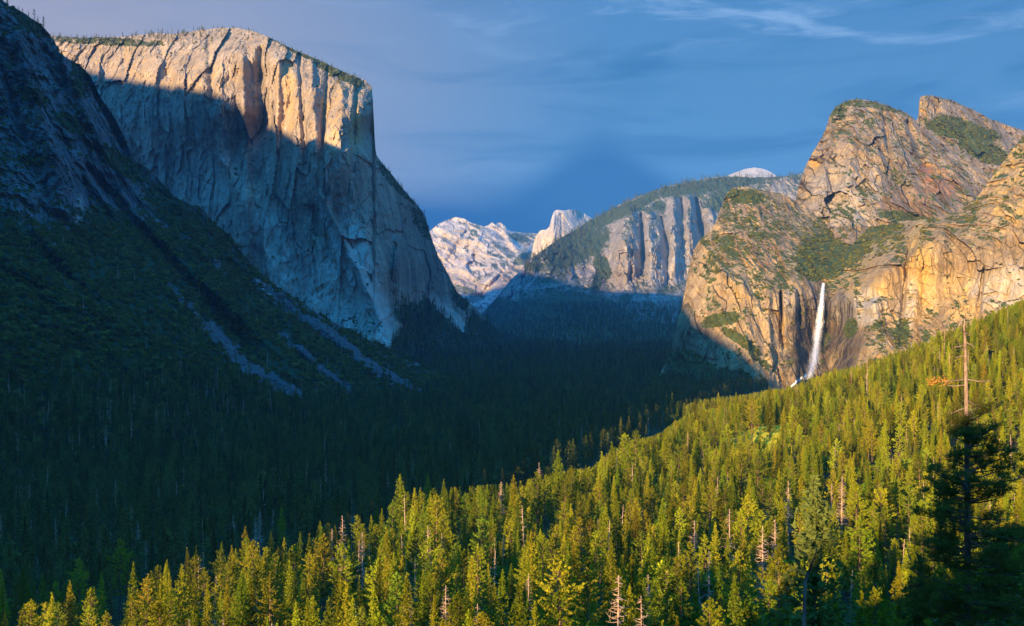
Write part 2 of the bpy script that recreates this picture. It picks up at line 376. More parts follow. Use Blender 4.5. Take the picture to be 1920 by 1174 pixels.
# ------------------------------------------------------------------ mountains
Q = 1.0
def rel_cap(X, Y, Z, px, py):
    w = 26 * fbm(X / 300, Y / 300, Z / 420, 3)
    X2 = X + w
    r = -22 * fbm(X2 / 170, Y / 400, Z / 900 + 2, 3, 0.5, True)
    r += -7 * fbm(X2 / 42, Y / 200, Z / 420 + 7, 4, 0.55, True)
    wx = 14 * fbm(X / 60, Y / 60, Z / 90, 3); wz = 20 * fbm(X / 70 + 5, Y / 60, Z / 90, 3)
    r += 26 * facets((X + 0.6 * wx) / 62, (Z + wz) / 260, 3, 1.1) + 11 * facets((X + wx) / 24, (Z + wz) / 90, 9, 1.2) + 4.5 * facets((X + wx) / 10, (Z + wz) / 30, 19, 1.3)
    r += 7 * fbm(X / 14, Y / 60, Z / 24, 3, 0.6)
    r += 20 * fbm(X / 90, Y / 90, Z / 130, 4, 0.55)
    return r
cap_top = [(-60, 60), (60, 62), (100, 67), (150, 71), (230, 69), (290, 63), (330, 63), (380, 56), (415, 52), (445, 52), (480, 60), (505, 71), (540, 88), (600, 114), (650, 137), (685, 151), (697, 163), (700, 200), (702, 250), (705, 290), (718, 307), (737, 330), (757, 356), (777, 378), (796, 402),
           (807, 440), (821, 480), (841, 515), (857, 548), (880, 568), (903, 588), (927, 615), (952, 645), (975, 672), (1000, 690)]
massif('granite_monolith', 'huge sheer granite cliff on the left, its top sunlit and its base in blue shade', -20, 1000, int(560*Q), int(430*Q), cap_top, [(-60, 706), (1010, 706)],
    [(-20, 60, 4500), (-20, 400, 4300), (110, 62, 4450), (110, 110, 4250), (110, 400, 4150), (110, 700, 4000), (300, 62, 4250), (300, 110, 3980), (300, 300, 3860), (300, 600, 3700), (420, 54, 4100), (440, 100, 3760), (450, 200, 3650), (450, 400, 3570), (450, 650, 3420),
     (485, 140, 3780), (485, 240, 3720), (515, 120, 3650), (520, 240, 3610), (560, 110, 3760), (560, 150, 3600), (640, 145, 3700), (640, 200, 3540), (690, 165, 3720), (688, 220, 3600), (688, 290, 3560), (701, 240, 3800), (600, 400, 3470), (600, 600, 3330), (680, 420, 3440), (680, 600, 3260), (735, 650, 3210),
     (705, 300, 3650), (740, 400, 3720), (745, 500, 3560), (760, 620, 3620), (790, 420, 4200), (800, 520, 4100), (850, 560, 4500), (850, 620, 4350), (800, 680, 3900), (900, 600, 4800), (900, 680, 4350), (960, 660, 5000), (1000, 690, 4900)],
    rel_cap, M_cap,
    dict(veg=[(190, 77, 150, 9, 3, 0.62), (560, 92, 110, 11, 28, 0.75), (640, 140, 60, 10, 25, 0.75), (800, 610, 66, 42, 38, 1.0), (870, 650, 60, 26, 40, 0.9), (770, 660, 40, 40, 0, 1.0), (925, 645, 80, 30, 45, 0.9), (860, 560, 30, 14, 60, 0.6), (790, 660, 60, 40, 0, 1.0), (740, 340, 60, 12, 48, 0.7), (790, 420, 40, 14, 62, 0.6), (900, 660, 60, 12, 35, 0.9)],
         stain=[(640, 230, 45, 80, 0, 0.9), (540, 180, 22, 70, 0, 0.8), (300, 130, 160, 50, 8, 0.35), (250, 110, 30, 40, 0, 0.6)],
         pale=[(600, 560, 120, 90, -20, 0.6), (250, 250, 60, 60, 0, 0.4), (690, 520, 22, 150, -18, 0.75), (640, 470, 10, 170, -24, 0.7), (530, 500, 50, 120, -20, 0.55), (330, 300, 90, 130, -30, 0.45), (850, 600, 70, 16, 45, 0.8), (890, 640, 60, 12, 40, 0.8), (310, 290, 140, 110, 0, 0.3), (620, 300, 30, 60, 0, 0.3)],
         wet_and_shade=[(400, 260, 80, 70, 20, 0.28), (480, 230, 26, 110, 0, 0.4), (600, 420, 60, 60, -20, 0.35), (360, 190, 130, 25, 8, 0.3), (790, 470, 60, 120, -25, 0.45), (740, 380, 40, 60, -30, 0.35), (340, 330, 60, 90, -10, 0.3), (560, 440, 24, 90, -10, 0.4)]),  # on the receding right face this darkening is painted shade
    features=[(455, 90, 470, 640, 12, 45), (488, 85, 492, 250, 12, -60), (524, 110, 516, 300, 7, 40), (560, 100, 575, 330, 5, -30), (585, 105, 592, 330, 9, 34), (614, 125, 600, 320, 5, -34), (640, 150, 640, 330, 12, 30), (668, 150, 662, 330, 5, -26),
              (600, 360, 742, 655, 9, 60), (575, 380, 690, 650, 12, -30), (410, 280, 560, 600, 14, 30), (300, 80, 330, 200, 10, -24), (390, 70, 398, 200, 7, -26), (232, 80, 236, 150, 8, -20), (745, 440, 752, 640, 12, 60)],
    jag=1.6, ledge=(0.72, 0.92), far=0.92)

def rel_left(X, Y, Z, px, py):
    top = sstep(560, 260, py)
    r = -46 * fbm(X / 210 + Z / 500, Y / 260, Z / 300, 4, 0.55, True)
    r += (20 * top + 8) * fbm(X / 60, Y / 60, Z / 50, 5, 0.6)
    r += 12 * top * fbm(X / 28, Y / 28, Z / 120, 4, 0.6, True) + 14 * top * facets((X + Y * 0.6) / 34, Z / 26, 5, 1.2) + 6 * top * facets((X + Y * 0.6) / 12, Z / 10, 6, 1.2)
    return r
left_top = [(-300, -160), (-80, -60), (0, -4), (18, 10), (40, 22), (62, 36), (85, 55), (102, 76), (112, 98), (122, 108), (150, 122), (168, 140), (190, 185), (205, 205), (222, 235), (238, 268), (252, 296), (290, 330), (330, 372), (360, 385), (378, 388), (400, 418), (440, 455), (470, 500), (520, 540), (560, 565), (620, 600), (700, 640), (760, 668), (830, 705), (900, 742), (960, 780)]
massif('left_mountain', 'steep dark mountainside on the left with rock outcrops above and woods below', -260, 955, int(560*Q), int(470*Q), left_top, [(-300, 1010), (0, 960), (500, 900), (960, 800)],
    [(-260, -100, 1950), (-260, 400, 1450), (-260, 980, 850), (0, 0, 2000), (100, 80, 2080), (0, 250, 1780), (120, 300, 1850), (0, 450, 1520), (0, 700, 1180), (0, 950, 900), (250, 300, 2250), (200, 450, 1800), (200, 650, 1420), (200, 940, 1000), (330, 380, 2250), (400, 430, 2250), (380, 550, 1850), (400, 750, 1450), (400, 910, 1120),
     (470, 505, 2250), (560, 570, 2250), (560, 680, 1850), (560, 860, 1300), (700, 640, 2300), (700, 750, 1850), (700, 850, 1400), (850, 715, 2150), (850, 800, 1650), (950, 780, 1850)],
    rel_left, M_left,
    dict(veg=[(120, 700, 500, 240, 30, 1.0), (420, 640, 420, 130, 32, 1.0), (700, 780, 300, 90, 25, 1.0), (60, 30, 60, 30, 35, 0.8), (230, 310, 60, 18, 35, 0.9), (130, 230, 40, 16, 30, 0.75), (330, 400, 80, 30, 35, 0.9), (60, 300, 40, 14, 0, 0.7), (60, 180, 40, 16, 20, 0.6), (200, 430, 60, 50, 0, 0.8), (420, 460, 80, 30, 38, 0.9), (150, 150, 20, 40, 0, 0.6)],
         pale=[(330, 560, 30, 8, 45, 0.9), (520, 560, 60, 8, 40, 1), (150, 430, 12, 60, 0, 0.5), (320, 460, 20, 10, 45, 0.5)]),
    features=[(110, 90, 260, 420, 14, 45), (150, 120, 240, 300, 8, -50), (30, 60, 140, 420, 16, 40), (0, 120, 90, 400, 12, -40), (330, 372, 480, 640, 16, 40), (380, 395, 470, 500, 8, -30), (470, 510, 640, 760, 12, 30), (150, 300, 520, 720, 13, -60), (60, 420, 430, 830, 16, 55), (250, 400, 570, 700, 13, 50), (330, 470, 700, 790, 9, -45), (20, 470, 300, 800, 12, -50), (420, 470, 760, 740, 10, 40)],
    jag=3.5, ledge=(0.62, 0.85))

near_top = [(-300, 300), (-60, 405), (0, 436), (50, 470), (110, 512), (170, 556), (230, 596), (290, 632), (350, 664), (420, 700), (500, 742), (580, 790), (650, 836), (720, 880), (800, 930)]
def rel_spur(X, Y, Z, px, py): return -38 * fbm(X / 170, Y / 170, Z / 200, 4, 0.55, True) + 8 * fbm(X / 40, Y / 40, Z / 40, 4, 0.6)
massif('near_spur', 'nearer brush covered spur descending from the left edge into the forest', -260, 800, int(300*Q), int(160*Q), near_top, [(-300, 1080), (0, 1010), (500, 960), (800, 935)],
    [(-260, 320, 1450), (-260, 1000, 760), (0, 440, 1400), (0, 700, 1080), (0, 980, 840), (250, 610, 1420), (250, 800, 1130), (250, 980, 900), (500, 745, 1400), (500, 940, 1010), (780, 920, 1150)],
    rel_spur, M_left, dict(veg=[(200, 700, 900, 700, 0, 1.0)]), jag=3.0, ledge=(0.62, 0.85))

def rel_right(X, Y, Z, px, py):
    w = 20 * fbm(X / 200, Y / 200, Z / 260, 3)
    r = -20 * fbm((X + w) / 95, Y / 260, Z / 700, 3, 0.5, True)
    r += -8 * fbm((X + w) / 26, Y / 90, Z / 220, 4, 0.55, True)
    r += 13 * fbm(X / 70, Y / 70, Z / 80, 5, 0.6) + 3 * fbm(X / 12, Y / 14, Z / 14, 3, 0.6)
    r += 17 * facets((X + w) / 40, (Z + 0.7 * w) / 95, 3, 1.1) + 8 * facets((X + w) / 15, (Z + w) / 32, 8, 1.3)
    return r
wf_top = [(1235, 705), (1258, 660), (1266, 620), (1276, 585), (1284, 545), (1292, 500), (1300, 470), (1312, 450), (1334, 432), (1346, 405), (1358, 372), (1368, 355), (1388, 349), (1425, 356), (1465, 362), (1495, 378), (1530, 400), (1565, 422), (1590, 432), (1640, 424), (1690, 416), (1740, 410), (1790, 398), (1828, 378), (1850, 345), (1880, 305), (1920, 252), (1990, 200), (2250, 150)]
massif('waterfall_cliff', 'golden sunlit granite cliff on the right with the tall waterfall and a green ledge', 1235, 2240, int(640*Q), int(430*Q), wf_top, [(1230, 760), (1500, 745), (1700, 745), (1950, 700), (2250, 640)],
    [(1240, 700, 2420), (1290, 500, 2560), (1300, 600, 2330), (1300, 720, 2200), (1340, 440, 2620), (1370, 360, 2880), (1430, 360, 2950), (1360, 480, 2420), (1380, 540, 2290), (1380, 620, 2180), (1400, 720, 2060), (1450, 440, 2620), (1450, 500, 2420), (1460, 545, 2300), (1470, 620, 2220), (1480, 720, 2110),
     (1500, 540, 2330), (1505, 620, 2280), (1510, 700, 2180), (1530, 480, 2600), (1540, 520, 2450), (1540, 545, 2400), (1545, 620, 2370), (1540, 710, 2230), (1580, 560, 2300), (1590, 640, 2230), (1600, 720, 2050), (1520, 405, 3050), (1590, 432, 3050), (1600, 470, 2750), (1620, 500, 2400), (1640, 430, 2900), (1680, 425, 2700),
     (1650, 480, 2290), (1650, 600, 2180), (1640, 650, 2080), (1660, 720, 1960), (1720, 430, 2330), (1720, 520, 2200), (1720, 640, 2080), (1800, 402, 2300), (1800, 500, 2130), (1800, 620, 2030), (1830, 380, 2300), (1860, 400, 2160), (1880, 310, 2350), (1920, 260, 2400), (1920, 400, 2110), (1920, 560, 1960), (1920, 690, 1850), (2240, 160, 2500), (2240, 600, 1700)],
    rel_right, M_right,
    dict(veg=[(1560, 470, 75, 40, -10, 1.0), (1620, 435, 80, 16, -8, 1.0), (1540, 505, 45, 22, 0, 1.0), (1350, 600, 42, 14, -10, 0.85), (1390, 640, 50, 11, 35, 0.8), (1335, 500, 20, 40, 10, 0.55), (1400, 370, 45, 14, 5, 0.75), (1595, 615, 14, 22, 15, 0.8), (1450, 420, 60, 40, 0, 0.42), (1330, 560, 12, 30, 0, 0.5), (1640, 612, 26, 8, -20, 0.6), (1430, 680, 40, 8, 35, 0.6), (1300, 700, 70, 40, 30, 0.9), (1370, 715, 70, 26, 10, 0.9), (1690, 625, 16, 30, 10, 0.8)],  # dark patches at the lower left foot deepen the shade there
         stain=[(1590, 500, 50, 30, -30, 0.9), (1720, 500, 26, 90, 8, 0.95), (1900, 330, 50, 70, 10, 0.95), (1660, 460, 60, 14, -20, 1.0), (1470, 600, 10, 60, 0, 0.7), (1620, 560, 60, 40, 0, 0.6), (1385, 560, 16, 26, 0, 0.7), (1800, 560, 120, 50, 0, 0.55), (1330, 500, 20, 50, 0, 0.4), (1890, 390, 50, 30, 20, 0.8)],
         pale=[(1610, 580, 60, 34, 0, 0.6), (1700, 570, 20, 60, 8, 0.5), (1880, 540, 60, 50, -20, 0.5), (1500, 560, 30, 30, 0, 0.35)],
         wet_and_shade=[(1506, 640, 28, 100, 0, 1.0), (1580, 640, 30, 100, 0, 1.0), (1543, 620, 28, 100, 0, 1.0), (1540, 720, 60, 25, 0, 0.9), (1300, 650, 50, 60, 0, 0.7), (1500, 690, 40, 30, 20, 0.8), (1600, 640, 18, 30, 0, 0.55), (1464, 590, 4, 60, 0, 0.8), (1780, 470, 60, 60, 0, 0.25), (1880, 480, 90, 40, -10, 0.25)],  # wet alcove by the falls; painted shade on the lower left buttress
         red=[(1430, 440, 60, 60, 0, 0.35)]),
    features=[(1464, 545, 1468, 660, 3.5, -45), (1440, 540, 1446, 720, 8, 22), (1490, 540, 1492, 720, 8, 26), (1390, 520, 1410, 700, 12, 20), (1340, 540, 1330, 690, 10, 18), (1705, 440, 1690, 610, 4, -30), (1725, 430, 1712, 620, 8, 24), (1845, 500, 1832, 600, 4, -24), (1600, 520, 1606, 620, 8, 22), (1642, 560, 1640, 720, 34, 70), (1770, 420, 1772, 610, 10, 14), (1900, 300, 1912, 520, 8, -14), (1310, 450, 1400, 560, 8, 30)],
    jag=3.0, ledge=(0.56, 0.80))

def rel_cath(X, Y, Z, px, py):
    w = 30 * fbm(X / 200, Y / 200, Z / 200, 3)
    r = -38 * fbm((X + w + Z * 0.25) / 170, Y / 260, Z / 420, 4, 0.55, True)
    r += 20 * fbm(X / 80, Y / 80, Z / 90, 5, 0.6) - 8 * fbm((X + w) / 30, Y / 60, Z / 110, 4, 0.6, True)
    r += 38 * facets((X + w - Z * 0.35) / 62, (Z + 0.7 * w + X * 0.4) / 105, 4, 1.1) + 17 * facets((X + w) / 22, (Z + w + X * 0.3) / 34, 8, 1.3)
    return r
cath_top = [(1440, 460), (1484, 425), (1490, 385), (1497, 350), (1510, 312), (1532, 272), (1548, 243), (1556, 215), (1568, 200), (1585, 191), (1605, 186), (1640, 190), (1675, 202), (1700, 212), (1735, 238), (1765, 268), (1800, 290), (1840, 305), (1870, 322), (1900, 350), (2050, 380)]
massif('cathedral_peak', 'massive rounded brown granite peak above the waterfall', 1445, 2000, int(330*Q), int(220*Q), cath_top, [(1440, 480), (2050, 480)],
    [(1450, 470, 3200), (1490, 400, 3250), (1500, 470, 3050), (1545, 250, 3450), (1560, 330, 3230), (1560, 420, 3020), (1600, 190, 3650), (1620, 260, 3330), (1640, 350, 3150), (1640, 430, 2950), (1700, 215, 3650), (1700, 300, 3320), (1720, 400, 3080), (1760, 270, 3600), (1780, 350, 3280), (1800, 400, 3150), (1870, 330, 3550), (1870, 400, 3300), (2000, 380, 3600), (2000, 470, 3400)],
    rel_cath, M_cath,
    dict(veg=[(1600, 194, 45, 7, 5, 0.6), (1650, 200, 60, 6, 15, 0.6), (1680, 330, 40, 14, 30, 0.5), (1700, 410, 60, 14, 10, 0.7), (1570, 210, 22, 20, 0, 0.6)],
         stain=[(1520, 290, 14, 40, -25, 0.8), (1560, 240, 16, 40, 0, 0.4), (1750, 318, 22, 8, 30, 1.0)], red=[(1765, 345, 40, 28, 25, 0.6), (1740, 320, 22, 10, 30, 0.9), (1700, 390, 60, 30, 0, 0.3)],
         pale=[(1590, 360, 70, 60, 0, 0.35)], wet_and_shade=[(1700, 380, 60, 40, 20, 0.3)]),
    features=[(1655, 205, 1670, 300, 4, -50), (1700, 225, 1740, 330, 8, -50), (1600, 190, 1590, 400, 14, 34), (1650, 270, 1720, 420, 8, -36), (1560, 230, 1530, 420, 10, 26), (1740, 260, 1850, 400, 10, 30)],
    jag=2.6, ledge=(0.58, 0.82))
massif('rear_peak', 'smaller summit with a green scrub slope behind the rounded peak', 1690, 2060, int(200*Q), int(90*Q), [(1690, 245), (1716, 238), (1722, 218), (1724, 184), (1740, 178), (1765, 183), (1790, 190), (1820, 204), (1850, 220), (1880, 232), (1905, 240), (1960, 255), (2060, 290)], [(1680, 400), (2070, 400)],
    [(1690, 240, 4100), (1726, 185, 4050), (1800, 195, 4250), (1900, 240, 4400), (1760, 240, 3950), (1860, 280, 4000), (1780, 300, 3750), (1880, 330, 3800), (2050, 300, 4500), (2050, 390, 4000), (1700, 390, 3600)],
    rel_cath, M_cath, dict(veg=[(1800, 245, 80, 24, 15, 0.8), (1850, 285, 70, 20, 20, 0.75), (1760, 230, 20, 20, 0, 0.5), (1800, 190, 60, 8, 15, 0.5)], stain=[(1732, 195, 8, 20, 0, 1.0)]),
    features=[(1760, 190, 1750, 250, 8, -40)], jag=2.4, ledge=(0.66, 0.9))

def rel_mid(X, Y, Z, px, py):
    w = 40 * fbm(X / 300, Y / 300, Z / 300, 3)
    r = -60 * fbm((X + w) / 240, Y / 500, Z / 900, 4, 0.55, True)
    r += 34 * fbm(X / 130, Y / 130, Z / 120, 5, 0.6) - 16 * fbm((X + w) / 45, Y / 100, Z / 260, 4, 0.6, True)
    r += 62 * facets((X + w) / 95, (Z + w) / 270, 4, 1.1) + 34 * facets((X + w) / 42, (Z + w) / 105, 8, 1.3)
    return r
mid_top = [(870, 700), (885, 650), (900, 592), (928, 562), (955, 528), (978, 505), (990, 488), (1010, 474), (1040, 454), (1070, 436), (1100, 416), (1135, 398), (1165, 382), (1200, 366), (1240, 352), (1280, 343), (1330, 334), (1370, 331), (1420, 333), (1470, 331), (1510, 325), (1620, 330)]
massif('spired_ridge', 'wooded ridge with tall grey rock spires in the middle distance, its foot in shadow', 868, 1610, int(430*Q), int(330*Q), mid_top, [(860, 706), (1620, 706)],
    [(870, 700, 2850), (960, 670, 3250), (1200, 670, 3250), (1450, 670, 3250), (1600, 670, 3300), (1100, 600, 5400), (1300, 600, 5600), (1500, 600, 5800), (905, 600, 7320), (960, 600, 6700), (985, 505, 8040), (1000, 560, 7370), (1040, 460, 8710), (1060, 520, 7910), (1100, 418, 9510), (1120, 500, 8310), (1130, 560, 7500), (1165, 385, 9380), (1170, 450, 8240), (1180, 560, 7370), (1240, 355, 9510), (1250, 450, 8310), (1280, 560, 7370), (1330, 336, 9650), (1330, 420, 8710), (1340, 560, 7500), (1500, 330, 9920), (1500, 450, 8840), (1500, 560, 7770),
     (950, 690, 2850), (1100, 640, 4100), (1100, 700, 2850), (1250, 650, 4100), (1250, 700, 2850), (1600, 340, 10050), (1600, 700, 2850), (1400, 700, 2850)],
    rel_mid, M_mid,
    dict(veg=[(1080, 465, 75, 34, -28, 0.85), (1140, 408, 150, 13, -25, 0.8), (1330, 348, 150, 13, -8, 0.8), (1330, 370, 40, 12, 20, 0.6), (1380, 375, 60, 30, 0, 0.8), (1060, 600, 130, 60, 0, 0.9), (1000, 640, 120, 40, 0, 1.0), (1180, 640, 130, 45, 0, 0.95), (1130, 500, 14, 30, -30, 0.9), (930, 610, 40, 60, 30, 0.9), (1000, 500, 20, 12, 0, 0.7), (1236, 386, 16, 10, 0, 0.8), (1200, 388, 10, 8, 0, 0.7), (1120, 530, 10, 30, 20, 0.9), (1150, 665, 330, 45, 0, 1.0)],
         pale=[(1260, 500, 7, 26, 25, 0.8), (1230, 625, 30, 5, -40, 0.8), (1240, 480, 60, 60, 0, 0.25)], stain=[(1040, 520, 50, 16, 10, 0.4), (1180, 480, 30, 60, 0, 0.3)]),
    features=[(1180, 382, 1170, 540, 20, 420), (1172, 400, 1150, 520, 9, 120), (1217, 393, 1226, 540, 15, 340), (1232, 410, 1246, 530, 9, 160), (1262, 365, 1266, 530, 14, 380), (1291, 362, 1296, 530, 12, 330), (1330, 385, 1340, 500, 14, 160), (1240, 405, 1257, 480, 4, -200), (1277, 370, 1281, 410, 3, -160), (1305, 370, 1316, 445, 6, -330), (1202, 398, 1207, 505, 5, -330), (1185, 470, 1180, 530, 4, -80), (1252, 480, 1250, 540, 4, -90), (1075, 500, 1100, 560, 8, -60), (1120, 470, 1110, 540, 9, 90)],
    jag=2.2, ledge=(0.58, 0.82), back=(100, 300, 900, 2200), backdrop=(5, 50, 300, 1100), far=1.17)

def rel_far(X, Y, Z, px, py):
    w = 100 * fbm(X / 700, Y / 700, Z / 700, 3)
    r = -190 * fbm((X + w + Z * 1.1) / 620, Y / 1500, (Z) / 1200, 5, 0.55, True)
    r += 90 * fbm(X / 300, Y / 300, Z / 260, 5, 0.6) + 60 * facets((X + w + Z) / 170, (Z - X * 0.4 + w) / 150, 4, 1.2)
    return r
massif('pale_ridge', 'distant pale bare granite ridge at the head of the valley', 770, 1130, int(230*Q), int(160*Q), [(770, 470), (792, 442), (810, 430), (822, 420), (838, 412), (855, 407), (868, 409), (880, 416), (895, 421), (908, 425), (917, 421), (922, 417), (928, 422), (938, 416), (948, 424), (958, 434), (975, 436), (1000, 437), (1040, 442), (1130, 450)], [(760, 706), (1140, 706)],
    [(780, 450, 15500), (780, 650, 13000), (850, 410, 16000), (850, 500, 14800), (860, 600, 13200), (920, 425, 15800), (930, 500, 14300), (930, 600, 12800), (985, 440, 16200), (985, 500, 14200), (1000, 600, 12600), (1120, 450, 16500), (1100, 600, 13000), (900, 700, 11000)],
    rel_far, M_pale, dict(veg=[(975, 446, 22, 8, 15, 1.0), (985, 485, 22, 12, -20, 1.0), (940, 465, 20, 5, 20, 0.6), (880, 548, 40, 9, 20, 0.6), (905, 520, 26, 6, -25, 0.55), (850, 470, 16, 4, 30, 0.5)], wet_and_shade=[(960, 520, 40, 18, -30, 0.5), (870, 540, 50, 20, 20, 0.4)]),
    features=[(905, 430, 850, 540, 8, 120), (945, 430, 1000, 520, 9, 160), (1000, 460, 900, 540, 8, 140), (880, 425, 835, 500, 6, -110), (950, 500, 900, 560, 6, -120)],
    jag=1.4, ledge=(0.75, 0.95), back=(300, 800, 1000), backdrop=(10, 300, 900))
massif('half_dome', 'pale granite dome with a sheer split face rising behind the wooded ridge', 985, 1180, int(140*Q), int(110*Q), [(985, 520), (996, 485), (999, 462), (1005, 442), (1014, 432), (1024, 431), (1030, 425), (1034, 410), (1038, 397), (1044, 394), (1060, 395), (1068, 393), (1082, 394), (1094, 399), (1106, 407), (1116, 416), (1130, 430), (1180, 470)], [(980, 600), (1185, 600)],
    [(985, 520, 12900), (1000, 465, 12600), (1010, 440, 12500), (1000, 540, 12100), (1036, 402, 12700), (1035, 440, 12300), (1036, 520, 12000), (1050, 396, 12750), (1052, 430, 12480), (1056, 480, 12350), (1080, 396, 13100), (1080, 430, 12650), (1100, 405, 13400), (1110, 440, 12900), (1170, 470, 13500), (1170, 560, 12800), (1060, 590, 12000)],
    lambda X, Y, Z, px, py: 60 * fbm(X / 260, Y / 260, Z / 400, 5, 0.6) - 18 * fbm(X / 160, Y / 400, Z / 900, 4, 0.55, True) + 30 * facets(X / 130, Z / 200, 4, 1.0), M_pale, dict(stain=[(1053, 440, 7, 30, 0, 0.5)], wet_and_shade=[(1056, 440, 5, 28, 0, 0.35)]),
    features=[(1052, 400, 1054, 480, 3, -35), (1040, 400, 1036, 480, 5, 50)], jag=0.9, back=(200, 600, 1200), backdrop=(15, 250, 1000))
massif('bare_dome', 'small pale rounded dome on the skyline behind the spires', 1320, 1520, 110, 40, [(1320, 345), (1340, 337), (1362, 330), (1380, 323), (1398, 317), (1415, 314), (1432, 317), (1446, 323), (1458, 331), (1475, 338), (1520, 345)], [(1310, 380), (1530, 380)],
    [(1320, 345, 12600), (1415, 315, 12500), (1415, 350, 11800), (1380, 340, 12000), (1450, 345, 12000), (1500, 345, 12500), (1320, 380, 11500), (1520, 380, 11500)],
    lambda X, Y, Z, px, py: 40 * fbm(X / 150, Y / 150, Z / 90, 5, 0.6), M_pale, dict(veg=[(1350, 337, 22, 5, -20, 0.8), (1470, 340, 24, 8, 10, 0.9)]), jag=0.7)

S0 = -900.0
CREST = crest_profile()
def crest(a): return np.interp(a, [p[0] for p in CREST], [p[1] for p in CREST])
def build_ridge():
    a = np.concatenate([np.linspace(-11000, -5000, 60), np.linspace(-4980, -160, 620)])
    h = crest(a) - S0 * TE
    h = np.convolve(np.pad(h, 3, mode='edge'), np.ones(7) / 7, 'valid') + 11 * fbm(a / 55.0, a * 0 + 2.2, a * 0, 4, 0.6) * np.clip((-a - 200) / 800, 0, 1)
    off = [0, 8, 40, 110, 230, 420, 700, 1100, 1700]
    ss = np.array([-o for o in off[::-1]] + off[1:], float)
    A_, S_ = np.meshgrid(a, ss)
    Hh = np.broadcast_to(h, A_.shape) - 0.62 * np.abs(S_) * (1 + 0.12 * fbm(A_ / 300, S_ / 300, A_ * 0, 4)) - 0.0
    s = S0 + S_
    X = A_ * CA + s * SA; Y = -A_ * SA + s * CA
    Z = np.maximum(Hh, ground_z(X, Y) - 30)
    at_ = {k: np.zeros(A_.size) for k in ('stain', 'red', 'pale', 'wet_and_shade')}; at_['veg'] = np.full(A_.size, 0.6)
    o = link('western_ridge', mesh_from('western_ridge', np.stack([X, Y, Z], -1).reshape(-1, 3), grid_faces(*X.shape), [M_left], at_))
    tag(o, 'unseen ridge left of the viewpoint, shaped to shade the valley floor', kind='structure')
build_ridge()


# ------------------------------------------------------------------ trees: shapes
def frame_of(d):
    d = d / np.linalg.norm(d, axis=-1)[..., None]
    up = np.where(np.abs(d[..., 2:3]) > 0.95, np.array([1.0, 0, 0]), np.array([0, 0, 1.0]))
    u = np.cross(d, up); u /= np.linalg.norm(u, axis=-1)[..., None]; return d, u, np.cross(u, d)
def tufts(R, pos, dirs, size, k, wid=0.42, spread=0.6):
    """k needle sprays (one triangle each) about every point"""
    pos = np.repeat(pos, k, 0); dirs = np.repeat(dirs, k, 0); size = np.repeat(size, k)[:, None] * R.uniform(0.7, 1.3, (len(pos), 1))
    d = dirs + R.normal(0, spread, dirs.shape); d, u, v = frame_of(d)
    th = R.uniform(0, math.pi, (len(pos), 1)); w = u * np.cos(th) + v * np.sin(th)
    c = pos + R.normal(0, 0.22, pos.shape) * size
    V = np.stack([c - d * size * 0.45 + w * size * wid, c - d * size * 0.45 - w * size * wid, c + d * size * 0.65], 1).reshape(-1, 3)
    return V, np.arange(len(V)).reshape(-1, 3)
def rod(pts, rad, n=5):
    pts = np.asarray(pts, float); V = []; Fc = []
    for i, p in enumerate(pts):
        d = pts[min(i + 1, len(pts) - 1)] - pts[max(i - 1, 0)]; _, u, v = frame_of(d)
        for j in range(n):
            a = 2 * math.pi * j / n; V.append(p + (u * math.cos(a) + v * math.sin(a)) * rad[i])
    for i in range(len(pts) - 1):
        for j in range(n):
            a, b = i * n + j, i * n + (j + 1) % n
            Fc += [(a, b, b + n), (a, b + n, a + n)]
    return np.array(V), np.array(Fc)
def join(parts):
    V = []; Fc = []; o = 0
    for v, f in parts:
        V.append(v); Fc.append(f + o); o += len(v)
    return np.concatenate(V), np.concatenate(Fc)
def trunk_pts(R, H, lean=0.01, n=9):
    t = np.linspace(0, 1, n); w = np.cumsum(R.normal(0, lean * H / n, (n, 2)), 0); w -= w[0]
    return np.stack([w[:, 0], w[:, 1], t * H], 1)

